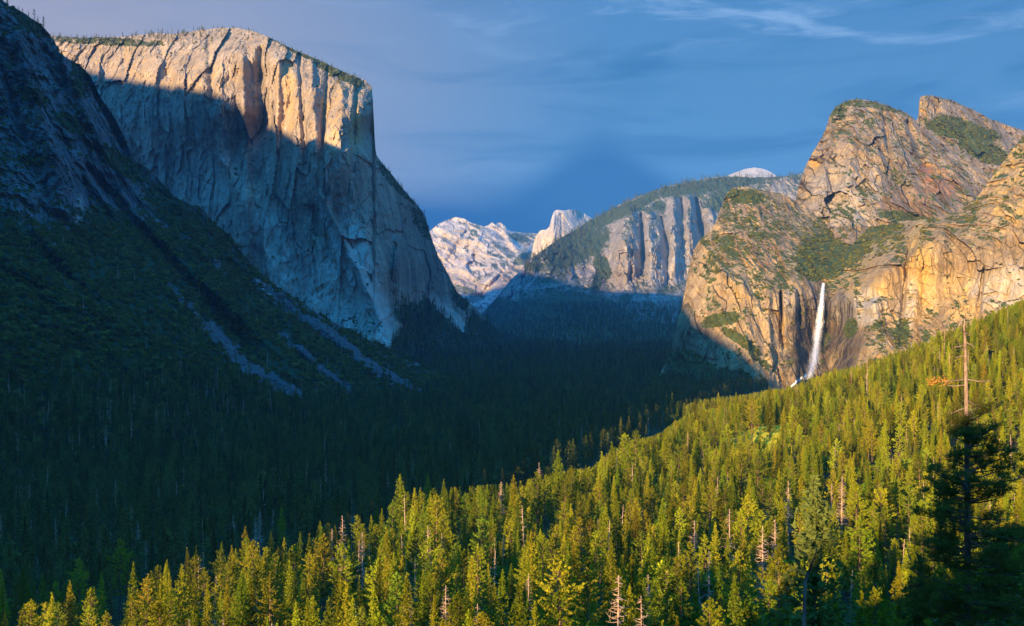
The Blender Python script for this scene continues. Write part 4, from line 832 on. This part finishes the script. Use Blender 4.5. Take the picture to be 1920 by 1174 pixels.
# (px, py of the top, height in metres, kind, label)
KEYS = [
 (225, 1010, 34, 'pine', 'tall sunlit pine standing alone against the dark slope near the lower left'),
 (365, 1040, 31, 'pine', 'open crowned sunlit pine, the next big one right of the lone lower left pine'),
 (132, 1088, 29, 'fir', 'sunlit fir at the bottom left, left of the lone tall pine'),
 (148, 1048, 22, 'fir', 'small half lit fir behind the bottom left fir'),
 (262, 1072, 20, 'fir', 'small fir just right of the lone tall pine at lower left'),
 (320, 1105, 26, 'pine', 'pine at the bottom edge between the two tall lower left pines'),
 (442, 1027, 24, 'fir', 'small sunlit fir with a neat cone shape left of the pair of tall dead trees'),
 (452, 1078, 23, 'fir', 'small cone shaped fir below the neat one at lower left'),
 (336, 1028, 18, 'fir', 'thin small fir just left of the open crowned pine'),
 (258, 974, 22, 'dead_tree', 'grey dead tree with bare twigs standing alone behind the lone tall pine'),
 (207, 994, 15, 'dead_tree', 'small dead tree top just left of the lone tall pine'),
 (437, 964, 24, 'dead_tree', 'dead tree with short stubby twigs against the dark forest, alone left of the dead pair'),
 (487, 952, 30, 'dead_tree', 'tallest pale dead tree of the pair at the upper edge of the sunlit woods, left'),
 (478, 968, 27, 'dead_tree', 'left one of the pair of tall pinkish dead trees at the edge of shade'),
 (512, 952, 26, 'dead_tree', 'thin dead tree just right of the tall pinkish dead pair'),
 (528, 948, 28, 'fir', 'narrow sunlit fir beside the tall pinkish dead trees'),
 (508, 996, 27, 'fir', 'full sunlit fir just right and in front of the pink dead pair'),
 (552, 1020, 31, 'pine', 'sunlit pine with visible trunk at the middle of the left stand'),
 (592, 1008, 31, 'pine', 'rounded sunlit pine near the left stand, right of the visible trunk pine'),
 (578, 936, 17, 'dead_tree', 'short dead tree top at the shade edge left of centre'),
 (600, 976, 27, 'fir', 'fir at the shade edge left of the pinkish dead tree group'),
 (643, 965, 33, 'dead_tree', 'tall reddish dead tree at the shade edge left of centre'),
 (622, 990, 29, 'dead_tree', 'reddish dead tree just left of the tall reddish one'),
 (680, 996, 31, 'dead_tree', 'straight bare dead trunk right of the tall reddish dead tree'),
 (750, 888, 40, 'fir', 'tall pointed fir standing out above the sunlit forest edge, left of centre'),
 (802, 888, 30, 'fir', 'slim fir top just right of the tall pointed fir at the shade edge'),
 (832, 898, 36, 'fir', 'broad sunlit fir at the shade edge, right of the slim fir top'),
 (706, 950, 22, 'fir', 'small dark fir at the shade edge left of the tall pointed fir'),
 (792, 922, 31, 'pine', 'rounded sunlit pine between the tall pointed fir and the broad fir'),
 (875, 928, 24, 'fir', 'small slim fir at the shade edge right of the broad fir'),
 (912, 908, 30, 'fir', 'pointed fir on the shade edge near the middle'),
 (940, 902, 30, 'dead_tree', 'bare dead tree top rising from the middle of the forest edge'),
 (963, 890, 34, 'fir', 'pointed bright fir on the shade edge just left of the tallest centre fir'),
 (1007, 884, 36, 'pine', 'sunlit pine on the shade edge left of the tallest centre fir'),
 (1046, 843, 42, 'fir', 'tallest centre fir, dense and pointed above the forest edge'),
 (1011, 866, 26, 'dead_tree', 'thin dead tree just left of the tallest centre fir'),
 (1072, 872, 32, 'thin_conifer', 'thin topped conifer just right of the tallest centre fir'),
 (1098, 872, 30, 'fir', 'small pointed fir top between the tallest centre fir and the next tall stand'),
 (1128, 846, 40, 'fir', 'tall fir at the left end of the high stand right of centre'),
 (1147, 828, 40, 'fir', 'tall fir second from the left in the high stand right of centre'),
 (1192, 806, 42, 'pine', 'tall pine with brown tinged top in the high stand right of centre'),
 (1172, 812, 40, 'pine', 'tall pine left of the brown tinged pine right of centre'),
 (1248, 810, 40, 'fir', 'pointed fir in the high stand, further right on the shade edge'),
 (1266, 786, 30, 'thin_conifer', 'sparse conifer top at the shade edge below the dark slope'),
 (1303, 748, 38, 'fir', 'leftmost pointed fir of the far tall stand above the small meadow'),
 (1318, 760, 36, 'fir', 'second pointed fir of the far tall stand above the small meadow'),
 (1347, 735, 42, 'fir', 'tallest pointed fir of the far tall stand above the small meadow'),
 (1362, 745, 40, 'thin_conifer', 'sparse conifer right of the tallest fir above the meadow'),
 (1380, 735, 42, 'fir', 'slim pointed fir second tallest above the small meadow'),
 (1410, 742, 40, 'pine', 'pine of the far stand above the right part of the meadow'),
 (1443, 722, 42, 'fir', 'pointed fir at the right end of the far tall stand, below the cascade'),
 (1445, 892, 33, 'thin_conifer', 'greyish dying conifer with drooping branches amid the right forest'),
 (1578, 890, 33, 'dead_tree', 'pale dead trunk amid the sunlit forest right of the dying conifer'),
 (1478, 900, 34, 'dead_tree', 'tall thin dead tree amid firs between the dying conifer and the dark pine'),
 (1367, 952, 36, 'dead_tree', 'tall orange brown dead tree in the lower right stand, leftmost of the dead group'),
 (1303, 974, 31, 'dead_tree', 'dead tree with brown twigs left of the dead group at lower right'),
 (1430, 984, 36, 'dead_tree', 'tallest pale dead tree of the group near the bottom right of centre'),
 (1454, 972, 34, 'dead_tree', 'pale dead tree with long bare branches, right one of the bottom group'),
 (1329, 1030, 28, 'dead_tree', 'dead tree with fine brown twigs near the bottom right of centre'),
 (1160, 1075, 31, 'dead_tree', 'orange brown bare dead trunk at the bottom edge right of the middle'),
 (835, 1095, 27, 'dead_tree', 'leaning pale dead tree with bare branches at the bottom left of centre'),
 (765, 1110, 25, 'dead_tree', 'short pale dead tree at the bottom edge left of centre'),
 (778, 1040, 25, 'dead_tree', 'twiggy pale dead tree above the short bottom one, left of centre'),
 (1216, 1075, 24, 'dead_tree', 'thin pale dead tree near the bottom right of the orange trunk'),
 (1045, 1046, 22, 'dead_tree', 'pale twiggy dead tree in the middle of the sunlit firs'),
 (0, 965, 26, 'dead_tree', 'dead tree cut by the left edge of the photo'),
]
def plant_forest():
    R = np.random.RandomState(77)
    for i, (px, py, H, k, lab) in enumerate(KEYS):
        x, y = solve(px, py, H); plant(k, x, y, H, i, R.uniform(0, 6.28), lab, None)
    # fill the stand between them
    x, y = jgrid(-620, 760, 215, 1250, 9.9, 78)
    k = in_view(x, y, 60) & ~MEADOW(x, y); x, y = x[k], y[k]
    K = np.array(KEEP)
    far = np.array([np.min(np.hypot(K[:, 0] - a, K[:, 1] - b)) for a, b in zip(x, y)]); k = far > 5.0; x, y = x[k], y[k]
    px = CX + F * x / y
    # leave gaps: thinner towards the lower left, and a few random clearings
    thin = sstep(480, 120, px) * 0.62; cl = perlin(x / 45, y / 45, x * 0 + 4.0) < -0.42
    a_, b_ = sun_coords(x, y, ground_z(x, y) + 28); lit0 = b_ > crest(a_)
    low = (R.rand(len(x)) < np.where(lit0, thin, 0.0)); k = ~(cl & lit0 & ~low); x, y, low = x[k], y[k], low[k]
    pxk = CX + F * x / y; ok = np.ones(len(x), bool)
    for (kx, ky), key in zip(list(KEEP), KEYS):
        wide = 13 if key[3] == 'dead_tree' else 9
        ok &= ~((np.abs(pxk - key[0]) < wide) & (ky - y > -6) & (ky - y < (38 if key[3] == 'dead_tree' else 38)))
    x, y, low = x[ok], y[ok], low[ok]
    z = ground_z(x, y); H = R.triangular(13, 27, 37, len(x)) * (1 + 0.25 * perlin(x / 60, y / 60, x * 0 + 2.0))
    # keep the tops of the filling trees under the forest edge seen in the photograph
    px = CX + F * x / y; top = CY - F * (z + H) / y
    lim = np.interp(px, [0, 200, 420, 480, 600, 700, 760, 860, 960, 1040, 1110, 1160, 1230, 1290, 1420, 1500, 1700, 1920], [1055, 1050, 1015, 972, 962, 965, 915, 912, 905, 885, 875, 830, 815, 775, 745, 715, 640, 560])
    H2 = (CY - lim) / F * y - z; lit = y < 1300
    a_, b_ = sun_coords(x, y, z + H); near = (b_ > crest(a_) + 2) & (y < 1250)
    H = np.where(near, np.minimum(H, H2), H)
    _, b0 = sun_coords(x, y, z); H = np.where(low, np.minimum(H, crest(a_) - b0 - 1), H)
    mead = (px > 1392 + 14 * R.rand(len(px))) & (px < 1474 - 14 * R.rand(len(px))) & (y > 760) & (y < 862); H = np.where(mead, np.minimum(H, (CY - 862 - R.uniform(-8, 14, len(px))) / F * y - z), H)
    near = near & ~low
    k = (H > 5.5); x, y, z, H, px, near = [a[k] for a in (x, y, z, H, px, near)]
    q = R.rand(len(x))
    kind = np.where(q < 0.065, 3, np.where(q < 0.15, 4, np.where(q < 0.36, 1, np.where(q < 0.47, 2, 0))))
    names = ['fir', 'pine', 'thin_conifer', 'dead_tree', 'broadleaf_tree']
    H = np.where(kind == 4, np.minimum(H, 17), np.where(kind == 3, H * 0.9, H))
    top = CY - F * (z + H) / y
    show = (top < 1150) & (px > -10) & (px < 1930) & (near | (y < 420))
    size = np.where(show, H / y, 0); order = np.argsort(-size); NI = 292 - len(KEYS); pick = np.zeros(len(x), bool); pick[order[:NI]] = True
    bands = ['bottom edge', 'low rank', 'middle rank', 'far rank']
    names_x = ['at the far left', 'left of the pink dead pair', 'below the pink dead pair', 'left of centre', 'below the tall pointed fir', 'near the middle', 'below the tallest centre fir', 'right of the middle', 'around the orange dead trunks', 'around the pale dead group', 'left of the dark pine', 'beside the dark pine at the right']
    made = {}
    idx = [i for i in np.where(pick)[0]]; info = []
    for i in idx:
        b = 0 if top[i] > 1080 else 1 if top[i] > 1010 else 2 if top[i] > 940 else 3
        c = int(np.clip(px[i] / 160, 0, 11)); made.setdefault((b, c, kind[i]), []).append(i)
    for (b, c, kd), L in made.items():
        L.sort(key=lambda i: px[i]); n = len(L)
        for j, i in enumerate(L):
            nm = names[kd]; w = WORDS[nm]; pre = '' if nm == 'dead_tree' else 'sunlit '
            o_ = '' if n == 1 else ('leftmost ' if j == 0 else 'rightmost ' if j == n - 1 else ['second', 'third', 'fourth', 'fifth', 'sixth', 'seventh', 'eighth', 'ninth', 'tenth', 'eleventh', 'twelfth', 'thirteenth', 'fourteenth', 'fifteenth'][min(j - 1, 13)] + ' from left ')
            plant(nm, float(x[i]), float(y[i]), float(H[i]), int(R.randint(9)), float(R.uniform(0, 6.28)), '%s%s%s %s, %s' % (o_, pre, w, bands[b], names_x[c]), 'trees of the sunlit foreground forest')
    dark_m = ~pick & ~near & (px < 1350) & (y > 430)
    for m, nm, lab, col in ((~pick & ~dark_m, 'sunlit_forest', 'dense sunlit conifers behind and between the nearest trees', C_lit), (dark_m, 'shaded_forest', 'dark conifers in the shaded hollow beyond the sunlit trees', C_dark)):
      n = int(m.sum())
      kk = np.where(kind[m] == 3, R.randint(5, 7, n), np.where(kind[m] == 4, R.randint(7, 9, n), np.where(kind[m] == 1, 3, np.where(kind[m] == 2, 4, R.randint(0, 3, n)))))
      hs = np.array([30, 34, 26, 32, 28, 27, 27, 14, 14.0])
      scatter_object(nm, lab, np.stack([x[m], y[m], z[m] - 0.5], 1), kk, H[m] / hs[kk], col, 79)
plant_forest()

# ------------------------------------------------------------------ dark foreground trees
def big_pine():
    Y = 70.0; x = (1812 - CX) / F * Y; zg = float(ground_z(x, Y)) - 0.3; H = (CY - 598) / F * Y - zg
    root = bpy.data.objects.new('foreground_pine', None); COL.objects.link(root); root.location = (x, Y, zg)
    tag(root, 'big dark foreground pine at the right with a bare orange trunk top', 'pine')
    R = np.random.RandomState(9); zt = lambda py: (CY - py) / F * Y - zg; s = Y / F
    split = zt(800)
    low = [(0.35, 0, 0), (0.25, 0, H * 0.35), (0.12, 0, H * 0.55), (0.02, 0, split)]
    link('trunk', mesh_from('pine_trunk', *rod(low, [0.44, 0.34, 0.26, 0.15], 12), [M_bark]), root)
    hi = [(0.02, 0, split), (-0.02, 0, zt(740)), (-0.05, 0, zt(680)), (-0.08, 0.0, zt(640)), (-0.16, 0, zt(612)), (-0.10, 0, zt(598))]
    parts = [rod(hi, [0.15, 0.125, 0.105, 0.09, 0.06, 0.02], 10)]
    def bare(px, py, ex, ey, dy=0.0, r=0.052):
        a = np.array([(px - 1812) * s, 0, zt(py)]); b = np.array([(ex - 1812) * s, dy, zt(ey)]); mid = (a + b) / 2 + np.array([0, 0, R.uniform(-0.12, 0.12)])
        parts.append(rod([a, mid, b], [r, r * 0.7, r * 0.25], 4))
        for k in range(3):
            q = a + (b - a) * R.uniform(0.3, 1); parts.append(rod([q, q + R.normal(0, 0.25, 3)], [0.015, 0.006], 3))
    for a in [(1808, 622, 1790, 618), (1806, 625, 1826, 630), (1808, 648, 1784, 652), (1808, 640, 1824, 650), (1808, 655, 1796, 655), (1810, 712, 1755, 716), (1810, 711, 1852, 713), (1811, 722, 1772, 722), (1810, 690, 1822, 700), (1812, 750, 1860, 770), (1806, 612, 1800, 600), (1812, 764, 1790, 778), (1809, 668, 1794, 672)]:
        bare(*a, dy=R.uniform(-0.8, 0.8))
    link('bare_top', mesh_from('pine_top', *join(parts), [M_barebark]), root)
    # a dying spray on the long left branch
    p = np.stack([np.sort(R.uniform(1742, 1782, 70)) * s - 1812 * s, R.normal(0, 0.3, 70), np.array([zt(v) for v in R.normal(714, 4, 70)])], 1)
    v, f = tufts(R, p, np.tile([-1, 0, 0.1], (70, 1)), np.full(70, 0.14), 4, 0.3, 0.5); link('dying_spray', mesh_from('dying_spray', v, f, [M_deadneedle], smooth=False), root)
    woods = []; P = []; D = []; S = []
    z = zt(1250)
    while z < zt(775):
        t = (zt(1250) - z) / (zt(1250) - zt(775)); t = abs(t)
        L0 = np.interp(t, [0, 0.3, 0.55, 0.75, 0.9, 1], [5.2, 5.0, 4.3, 2.9, 2.1, 1.2])
        for b in range(4):
            if R.rand() < 0.25: continue
            a = R.uniform(0, 6.28); L = L0 * R.uniform(0.5, 1.15) * (1 + 0.2 * math.cos(a)); dr = np.interp(t, [0, 1], [-0.16, 0.22]) + R.normal(0, 0.2)
            c = np.array([math.cos(a), math.sin(a), 0]); pts = [np.array([0.05, 0, z]) + c * L * q + np.array([0, 0, L * (dr * q + 0.16 * q * q)]) for q in (0, 0.35, 0.7, 1)]
            woods.append(rod(pts, [0.06, 0.045, 0.03, 0.01], 4))
            for j in range(int(L * 3.6)):
                q = R.uniform(0.38, 1); base = pts[0] + (pts[3] - pts[0]) * q; side = np.array([-c[1], c[0], 0]) * R.normal(0, 0.17) * L * (1.1 - q * 0.6)
                cc = base + side + np.array([0, 0, R.uniform(-0.15, 0.4)]); n = 22
                woods.append(rod([base, cc], [0.016, 0.008], 3))
                d = R.normal(size=(n, 3)); d[:, 2] = np.abs(d[:, 2]) * 0.8; d /= np.linalg.norm(d, axis=1)[:, None]
                P.append(cc + d * R.uniform(0.05, 0.42, (n, 1))); D.append(d + c * 0.6); S.append(np.full(n, 0.19))
        z += R.uniform(0.2, 0.42)
    link('branches', mesh_from('pine_branches', *join(woods), [M_bark]), root)
    v, f = tufts(R, np.concatenate(P), np.concatenate(D), np.concatenate(S), 3, 0.10, 0.6)
    link('crown', mesh_from('pine_crown', v, f, [M_pine], smooth=False), root)
big_pine()

def dark_trees():
    R = np.random.RandomState(19)
    def one(px, py, Y, H, kind, seed, r, lab, mat):
        x = (px - CX) / F * Y; z = (CY - py) / F * Y - H; w, c = conifer(seed, H, r, kind, 0)
        V, Fc = c
        root = bpy.data.objects.new('foreground_' + ('pine' if kind == 'pine' else 'fir'), None); COL.objects.link(root); root.location = (x, Y, z); tag(root, lab, 'pine' if kind == 'pine' else 'fir')
        link('trunk', mesh_from('dark_trunk', w[0], w[1], [M_bark]), root); link('crown', mesh_from('dark_crown', V, Fc, [mat], smooth=False), root)
    one(1528, 900, 80, 24, 'fir', 611, 5.2, 'dark shaded pine between the pale dead group and the big foreground pine', M_dark)
    one(1880, 1010, 80, 17, 'fir', 612, 4.0, 'dark fir at the bottom right corner beside the big foreground pine', M_dark)
    one(1725, 1050, 85, 20, 'fir', 614, 3.6, 'dark fir left of the big foreground pine at the bottom edge', M_dark)
    # dead slanting trunk in front of it
    Y = 72.0; x = (1500 - CX) / F * Y; z0 = float(ground_z(x, Y))
    o = link('leaning_trunk', mesh_from('leaning_trunk', *rod([(-0.5, 0, z0 - 0.5), ((1510 - 1500) / F * Y, 0, (CY - 1090) / F * Y), ((1532 - 1500) / F * Y, 0, (CY - 1030) / F * Y)], [0.20, 0.14, 0.05], 7), [M_bark])); o.location = (x, Y, 0)
    tag(o, 'dark slanting dead trunk in front of the shaded pine at the bottom', 'dead tree')
dark_trees()

# ------------------------------------------------------------------ the waterfall
def water_mat():
    m, T, out = new_mat('falling_water')
    co = T.node('ShaderNodeTexCoord').outputs['Object']
    n = T.noise(T.mapping(co, (1/1.8, 1/1.8, 1/26)), 1.0, 7.0, 0.7, 0.5); e = attr(T, 'edge')
    f = T.rng(T.math('ADD', T.math('MULTIPLY', n, 0.9), e), 0.52, 0.95)
    c = T.mix(n, (0.72, 0.74, 0.78), (0.95, 0.93, 0.90))
    b = T.node('ShaderNodeBsdfDiffuse', None, Color=c); t = T.node('ShaderNodeBsdfTransparent')
    mx = T.node('ShaderNodeMixShader', None, i0=f, i1=t.outputs[0], i2=b.outputs[0]); T.l.new(mx.outputs[0], out.inputs[0]); return m
def waterfall():
    M = water_mat(); d = SURF['waterfall_cliff']; P, gx, gy = d['P'], d['px'], d['py']
    def depth(px, py):
        i = int(np.clip(np.searchsorted(gx[0], px), 1, gx.shape[1] - 1)); col = gy[:, i]
        return float(np.interp(-py, -col, P[:, i, 1]))
    root = bpy.data.objects.new('waterfall', None); COL.objects.link(root)
    tag(root, 'tall white waterfall dropping in its dark soaked alcove', 'waterfall')
    x0, y0, _ = at(1530, 715, 2200); root.location = (x0, y0, -150); inv = -np.array([x0, y0, -150.0])
    path = [(531, 1544, 5), (540, 1543, 6), (560, 1541, 8), (590, 1538, 11), (620, 1534, 14), (650, 1530, 17), (680, 1526, 22), (700, 1520, 26), (712, 1514, 28)]
    ys = np.linspace(531, 712, 90); cxs = np.interp(ys, [p[0] for p in path], [p[1] for p in path]); ws = 1.22 * np.interp(ys, [p[0] for p in path], [p[2] for p in path])
    dmin = np.array([min(depth(c - w, y), depth(c, y), depth(c + w, y)) for c, w, y in zip(cxs, ws, ys)])
    dd = np.minimum.accumulate(dmin) - 6; dd = np.convolve(np.pad(dd, 6, mode='edge'), np.ones(13) / 13, 'valid')
    for layer in range(3):
        q = np.linspace(-1, 1, 15); V = []; E = []
        for y, c, w, D_ in zip(ys, cxs, ws, dd):
            wj = w * (1 + 0.18 * perlin(np.array([y / 13.0]), np.array([layer * 3.1]), np.array([0.0]))[0]) * (1, 0.7, 0.45)[layer]
            for u in q:
                px = c + u * wj + 1.2 * perlin(np.array([y / 20.0]), np.array([u * 2]), np.array([layer + 0.0]))[0]
                Yd = D_ - layer * 2.5 - 3 * math.cos(u * 1.5) ; V.append(at(px, y, Yd)); E.append(0.42 - 0.62 * abs(u)**1.2 - 0.06 * layer - 0.20 * max(0, (y - 600) / 106))
        me = mesh_from('water', np.array(V) + inv, grid_faces(len(ys), len(q)), [M], {'edge': np.array(E)}); link('falling_water', me, root)
    V = []; E = []                                           # drifting spray at the foot, a soft bulging veil
    for i, t in enumerate(np.linspace(0, 1, 24)):
        for u in np.linspace(-1, 1, 19):
            py = 640 + 80 * t; px = 1526 + u * (16 + 22 * t); V.append(at(px, py, dd[-1] - 14 - 8 * math.cos(u * 1.5) * t)); E.append(0.22 * math.sin(math.pi * min(1, t * 1.02)) * (1 - abs(u)**1.5) - 0.08 - 0.3 * (abs(u)**3))
    link('spray', mesh_from('spray', np.array(V) + inv, grid_faces(24, 19), [M], {'edge': np.array(E)}), root)
    for (a, b, w) in (((1512, 702), (1492, 716), 5), ((1497, 712), (1476, 730), 3)):
        V = []; E = []
        for t in np.linspace(0, 1, 16):
            cx, cy = a[0] + (b[0] - a[0]) * t, a[1] + (b[1] - a[1]) * t**0.8
            for u in np.linspace(-1, 1, 7):
                px, py = cx + u * w * 0.5, cy + u * w * 0.6; V.append(at(px, py, depth(px, py) - 5)); E.append(0.6 - 0.6 * abs(u))
        link('cascade', mesh_from('cascade', np.array(V) + inv, grid_faces(16, 7), [M], {'edge': np.array(E)}), root)
waterfall()

# ------------------------------------------------------------------ haze
def haze(dens=2.0e-5):
    m, T, out = new_mat('haze_air')
    v = T.node('ShaderNodeVolumePrincipled', None, Color=(0.16, 0.50, 1.0), Density=dens, Anisotropy=0.0)
    T.l.new(v.outputs[0], out.inputs[1])
    x0, x1, y0, y1, z0, z1 = -12500, 12500, -6000, 19500, -1320, 2600
    V = [(x, y, z) for x in (x0, x1) for y in (y0, y1) for z in (z0, z1)]
    Fc = np.array([(0, 1, 3, 2), (4, 6, 7, 5), (0, 4, 5, 1), (2, 3, 7, 6), (0, 2, 6, 4), (1, 5, 7, 3)])
    o = link('haze', mesh_from('haze', V, Fc, [m], smooth=False)); tag(o, 'thin blue evening haze in the valley air', kind='stuff')
HAZE = True
if HAZE: haze()
